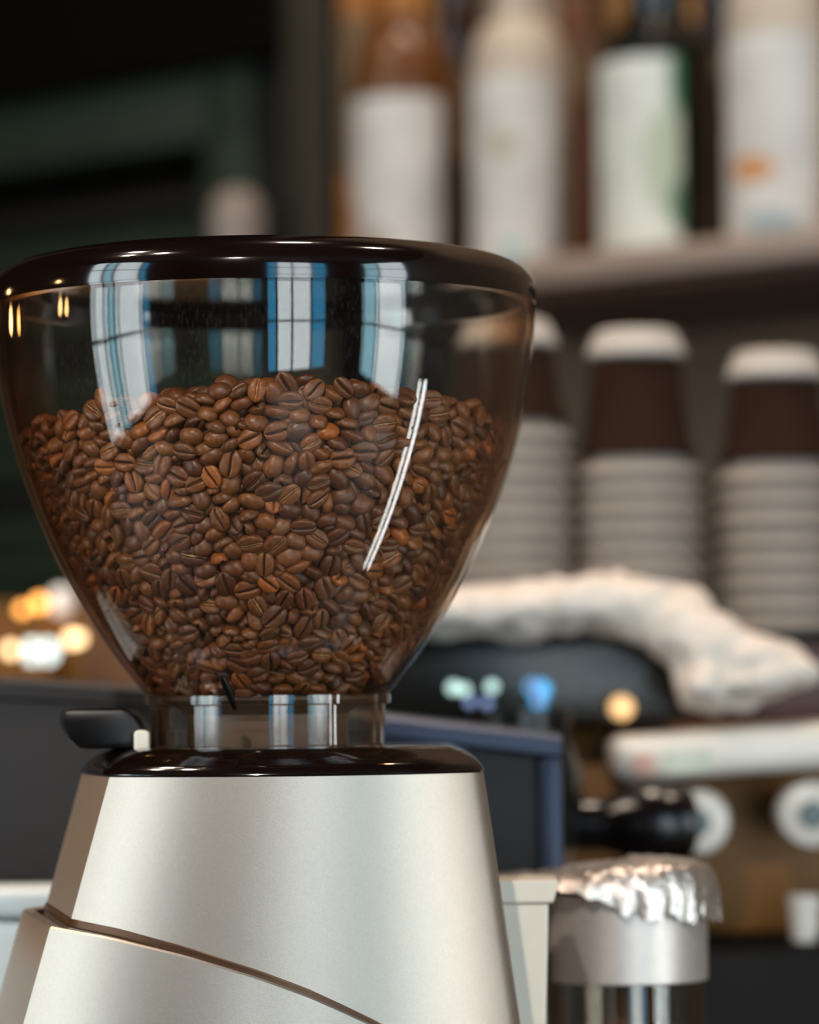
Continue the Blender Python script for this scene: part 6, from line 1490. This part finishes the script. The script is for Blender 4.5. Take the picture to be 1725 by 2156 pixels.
# ------------------------------------------------------------------ dark machine housing right behind the grinder
M_housing = mat('charcoal_housing', srgb(30, 28, 29), 0.6, spec=0.3, var=0.12, scale=14)
M_trim = mat('blue_lit_trim', srgb(50, 57, 74), 0.38, metal=0.5, var=0.1, scale=20)  # blue light on the edges put into the trim colour
ZH = 1.60
yH = pix(862, 1440, ZH).y


def hxz(px, py):
    p = pix(px, py, ZH)
    return p.x, p.z


pt = [hxz(-260, 1408), hxz(330, 1446), hxz(820, 1506), hxz(1182, 1548)]
ho = thing('machine_housing', 'charcoal metal housing with trim coloured for blue edge light standing behind the grinder', 'machine', (0, yH, 0))
poly = [(pt[0][0], 0.0)] + pt[:1] + [pt[1], pt[2], (pt[3][0] - 0.0095, pt[3][1])] + [(pt[3][0] - 0.002, 0.0)]
poly = [(a, b - 0.0085) if 0 < i < 5 else (a, b) for i, (a, b) in enumerate(poly)]
obj('casing', prism(poly, 0.0, 0.09, 'Y', bevel=0.003), M_housing, ho)
lerp2 = lambda a, b, t: (lerp(a[0], b[0], t), lerp(a[1], b[1], t))
tp = [lerp2(pt[1], pt[2], 0.9), pt[2], pt[3]]
rows = []
for (a, b) in tp:
    rows.append([(a, -0.003, b - 0.0085), (a, -0.003, b - 0.002), (a, 0.0, b), (a, 0.09, b), (a, 0.09, b - 0.0085)])
bm, vs = loft(rows)
bm.faces.new(vs[0])
bm.faces.new(vs[-1])
rows2 = []
for (a, b) in (pt[0], pt[1], lerp2(pt[1], pt[2], 0.898)):
    rows2.append([(a, -0.002, b - 0.0085), (a, -0.002, b - 0.002), (a, 0.0, b), (a, 0.09, b), (a, 0.09, b - 0.0085)])
bm2, vs2 = loft(rows2)
bm2.faces.new(vs2[0])
bm2.faces.new(vs2[-1])
obj('dark_trim', bm2, mat('shaded_trim', srgb(26, 20, 19), 0.5), ho, angle=20)  # darker copy of the trim for the unlit left edge
obj('top_trim', bm, M_trim, ho, angle=20)
xr = pt[3][0]
obj('side_trim', box(xr - 0.0095, xr, -0.003, 0.09, 0.0, pt[3][1] - 0.0087, 0.002), M_trim, ho)

# white container at the lower left
wp = pix(40, 1872, 1.53)
wc = thing('white_container', 'white plastic container standing behind the grinder at the left', 'container', (wp.x - 0.10, wp.y, 0))
obj('tub', box(-0.06, 0.15, 0, 0.05, 0, wp.z - 0.012, 0.006, 3), mat('white_polypropylene', srgb(214, 224, 224), 0.4, var=0.03), wc)
obj('lid', box(-0.062, 0.152, -0.002, 0.052, wp.z - 0.0118, wp.z, 0.003, 3), MATS['white_polypropylene'], wc)

# ------------------------------------------------------------------ glowing beads standing in for reflections at the left, beyond the housing
M_warm = emit('warm_glint_glow', (1.0, 0.42, 0.09), 4.5)
M_cool = emit('cool_white_glint', (0.84, 1.0, 0.97), 2.2)
M_cream_l = emit('cream_glint', (1.0, 0.66, 0.34), 4.5)
M_brassy = mat('aged_brass', srgb(150, 100, 44), 0.3, metal=0.9, var=0.15, scale=30)
M_amberwood = mat('amber_wood', srgb(128, 84, 36), 0.4, var=0.3, scale=14)
ZL = 2.2
lb = pix(110, 1425, ZL)
rack = thing('glint_rack', 'low amber wooden rack behind the charcoal housing carrying small glowing stand-ins for reflections', 'rack', (lb.x, lb.y, 0))
obj('top_board', box(-0.14, 0.10, -0.02, 0.05, lb.z - 0.02, lb.z - 0.008, 0.002), M_amberwood, rack)
obj('back_board', box(-0.14, 0.10, 0.051, 0.063, 0.0, lb.z + 0.045, 0.002), M_amberwood, rack)
for xx in (-0.135, 0.085):
    obj('leg', box(xx, xx + 0.012, -0.015, 0.045, 0.0, lb.z - 0.0205), M_amberwood, rack, smooth=False)
sp = [(45, 1283, 0.0030, M_warm, 'dim orange glow bead for a reflection, upper left of the beads on the amber rack'),
      (82, 1270, 0.0042, M_warm, 'orange glow bead for a reflection, second from left in the upper row on the rack'),
      (20, 1368, 0.0036, M_cream_l, 'cream glow bead for a reflection, lowest at the far left of the amber rack'),
      (150, 1345, 0.0040, M_cream_l, 'pale cream glow bead for a reflection, right of the bright white glow block'),
      (163, 1344, 0.0034, M_cream_l, 'pale cream glow bead for a reflection, rightmost of the beads on the rack')]
for (px, py, r, m_, lab) in sp:
    p = pix(px, py, ZL)
    e = thing('glint_bead', lab, 'bulb', (p.x, p.y + 0.006, lb.z - 0.008), group='reflection glow beads on the amber rack')
    h = p.z - (lb.z - 0.008)
    obj('stem', lathe([(0.006, 0.0), (0.006, 0.003), (0.0018, 0.005), (0.0018, max(0.006, h - r))], 16), M_brassy, e)
    obj('globe', lathe([(0.0, h + r)] + [(r * math.sin(a), h + r * math.cos(a)) for a in np.linspace(0.2, 2.8, 12)] + [(0, h - r)], 20), m_, e)
for (px, py, wpx, hpx, lab, m_) in ((84, 1372, 74, 46, 'bright white rounded glow block for a reflection low on the amber rack', M_cool), (126, 1266, 44, 60, 'soft white glow block for a reflection high on the amber rack by the hopper', emit('soft_white_glint', (1.0, 0.95, 0.88), 0.5))):
    p = pix(px, py, ZL + 0.02)
    qq = (ZL + 0.02) / FPX
    e = thing('rack_glint', lab, 'lamp', (p.x, p.y + 0.01, lb.z - 0.008))
    h = p.z - (lb.z - 0.008)
    obj('glow_face', box(-wpx / 2 * qq, wpx / 2 * qq, -0.008, 0.008, h - hpx / 2 * qq, h + hpx / 2 * qq, 0.005, 3), m_, e)
    obj('stand', box(-0.006, 0.006, -0.004, 0.006, 0.0, h - hpx / 2 * qq, 0.001), M_brassy, e)

# ------------------------------------------------------------------ lamps of the room
def pendant(x, y, z, lab, power):
    e = thing('pendant_lamp', lab, 'lamp', (x, y, z))
    obj('bulb', lathe([(0.0, -0.045), (0.016, -0.042), (0.028, -0.028), (0.030, -0.012), (0.022, 0.012), (0.014, 0.03), (0.014, 0.036)], 24), emit('pendant_bulb_glow', (1.0, 0.55, 0.20), power), e)
    obj('socket', lathe([(0.017, 0.034), (0.019, 0.04), (0.019, 0.075), (0.008, 0.085), (0.0, 0.085)], 24), M_brassy, e)
    obj('cord', tube([(0, 0, 0.08), (0, 0, Z1 - z)], 0.003, 8), M_matblack, e)


pendant(-1.32, -0.02, 0.535, 'bare amber pendant bulb hanging left of the grinder', 45)
pendant(-1.12, 0.89, 0.54, 'bare amber pendant bulb hanging over the back counter at the left', 60)


def downlight(x, y, lab, watts, col=(1.0, 0.80, 0.64), r=0.055):
    e = thing('ceiling_downlight', lab, 'lamp', (x, y, Z1))
    obj('housing', lathe([(r + 0.012, 0.0), (r + 0.012, -0.05), (r + 0.004, -0.05), (r, -0.02), (0.0, -0.02)], 32, cap0=False), M_matblack, e)
    ld = bpy.data.lights.new('downlight_lamp', 'AREA')
    ld.shape = 'DISK'
    ld.size = r * 1.9
    ld.energy = watts
    ld.color = col
    lo = bpy.data.objects.new('downlight_lamp', ld)
    COL.objects.link(lo)
    lo.parent = e
    lo.location = (0, 0, -0.022)


downlight(-0.85, -0.35, 'ceiling downlight nearest the pendant bulb, front one of three', 9)
downlight(-1.15, -0.12, 'ceiling downlight furthest left of the three over the counter', 9)
downlight(-0.90, 0.12, 'ceiling downlight furthest back of the three over the counter', 9)
downlight(0.1, 0.75, 'added ceiling downlight brightening the labelled bottles, left of the pair', 12)  # this pair is added to brighten the bottle shelf
downlight(0.65, 0.35, 'added ceiling downlight brightening the labelled bottles, right of the pair', 12)

# key light added behind the camera, shaped as a spotlight, for bean contrast
sl = thing('added_key_light', 'added key light in a black can hanging from the ceiling in front of the counter', 'lamp', (-0.45, -2.5, Z1))
obj('stem', tube([(0, 0, 0), (0, 0, -0.16)], 0.008, 10), M_matblack, sl)
aim = (Vector((0.0, -0.08, 0.385)) - Vector((-0.45, -2.5, Z1 - 0.2))).normalized()
can = lathe([(0.0, -0.09), (0.035, -0.09), (0.045, -0.08), (0.045, 0.07), (0.041, 0.07), (0.038, -0.02), (0.0, -0.02)], 32)
rot = aim.to_track_quat('Z', 'Y')
hd = obj('head', can, M_matblack, sl)
hd.location = (0, 0, -0.2)
hd.rotation_mode = 'QUATERNION'
hd.rotation_quaternion = rot
ld = bpy.data.lights.new('key_light', 'AREA')
ld.shape = 'DISK'
ld.size = 0.075
ld.energy = 0.48
ld.spread = math.radians(17)
ld.color = (1.0, 0.93, 0.86)
lo = bpy.data.objects.new('key_light', ld)
COL.objects.link(lo)
lo.parent = sl
lo.location = Vector((0, 0, -0.2)) + aim * 0.0
lo.rotation_mode = 'QUATERNION'
lo.rotation_quaternion = aim.to_track_quat('-Z', 'Y')

# slim tube lamp on the counter, mirrored as the bright streak on the hopper
tl = thing('tube_lamp', 'slim white tube lamp standing on the counter right of the grinder', 'lamp', (0.375, -0.155, 0))
obj('foot', lathe([(0.0, 0.0), (0.035, 0.0), (0.035, 0.006), (0.012, 0.010), (0.010, 0.014), (0.0, 0.014)], 32), M_matblack, tl)
obj('tube', lathe([(0.0, 0.0142), (0.006, 0.0142), (0.006, 0.337), (0.004, 0.340), (0.0, 0.340)], 24), emit('tube_glow', (0.95, 1.0, 1.0), 22.0), tl)
obj('end_cap', lathe([(0.0, 0.3402), (0.007, 0.3402), (0.007, 0.350), (0.0, 0.350)], 24), M_matblack, tl)
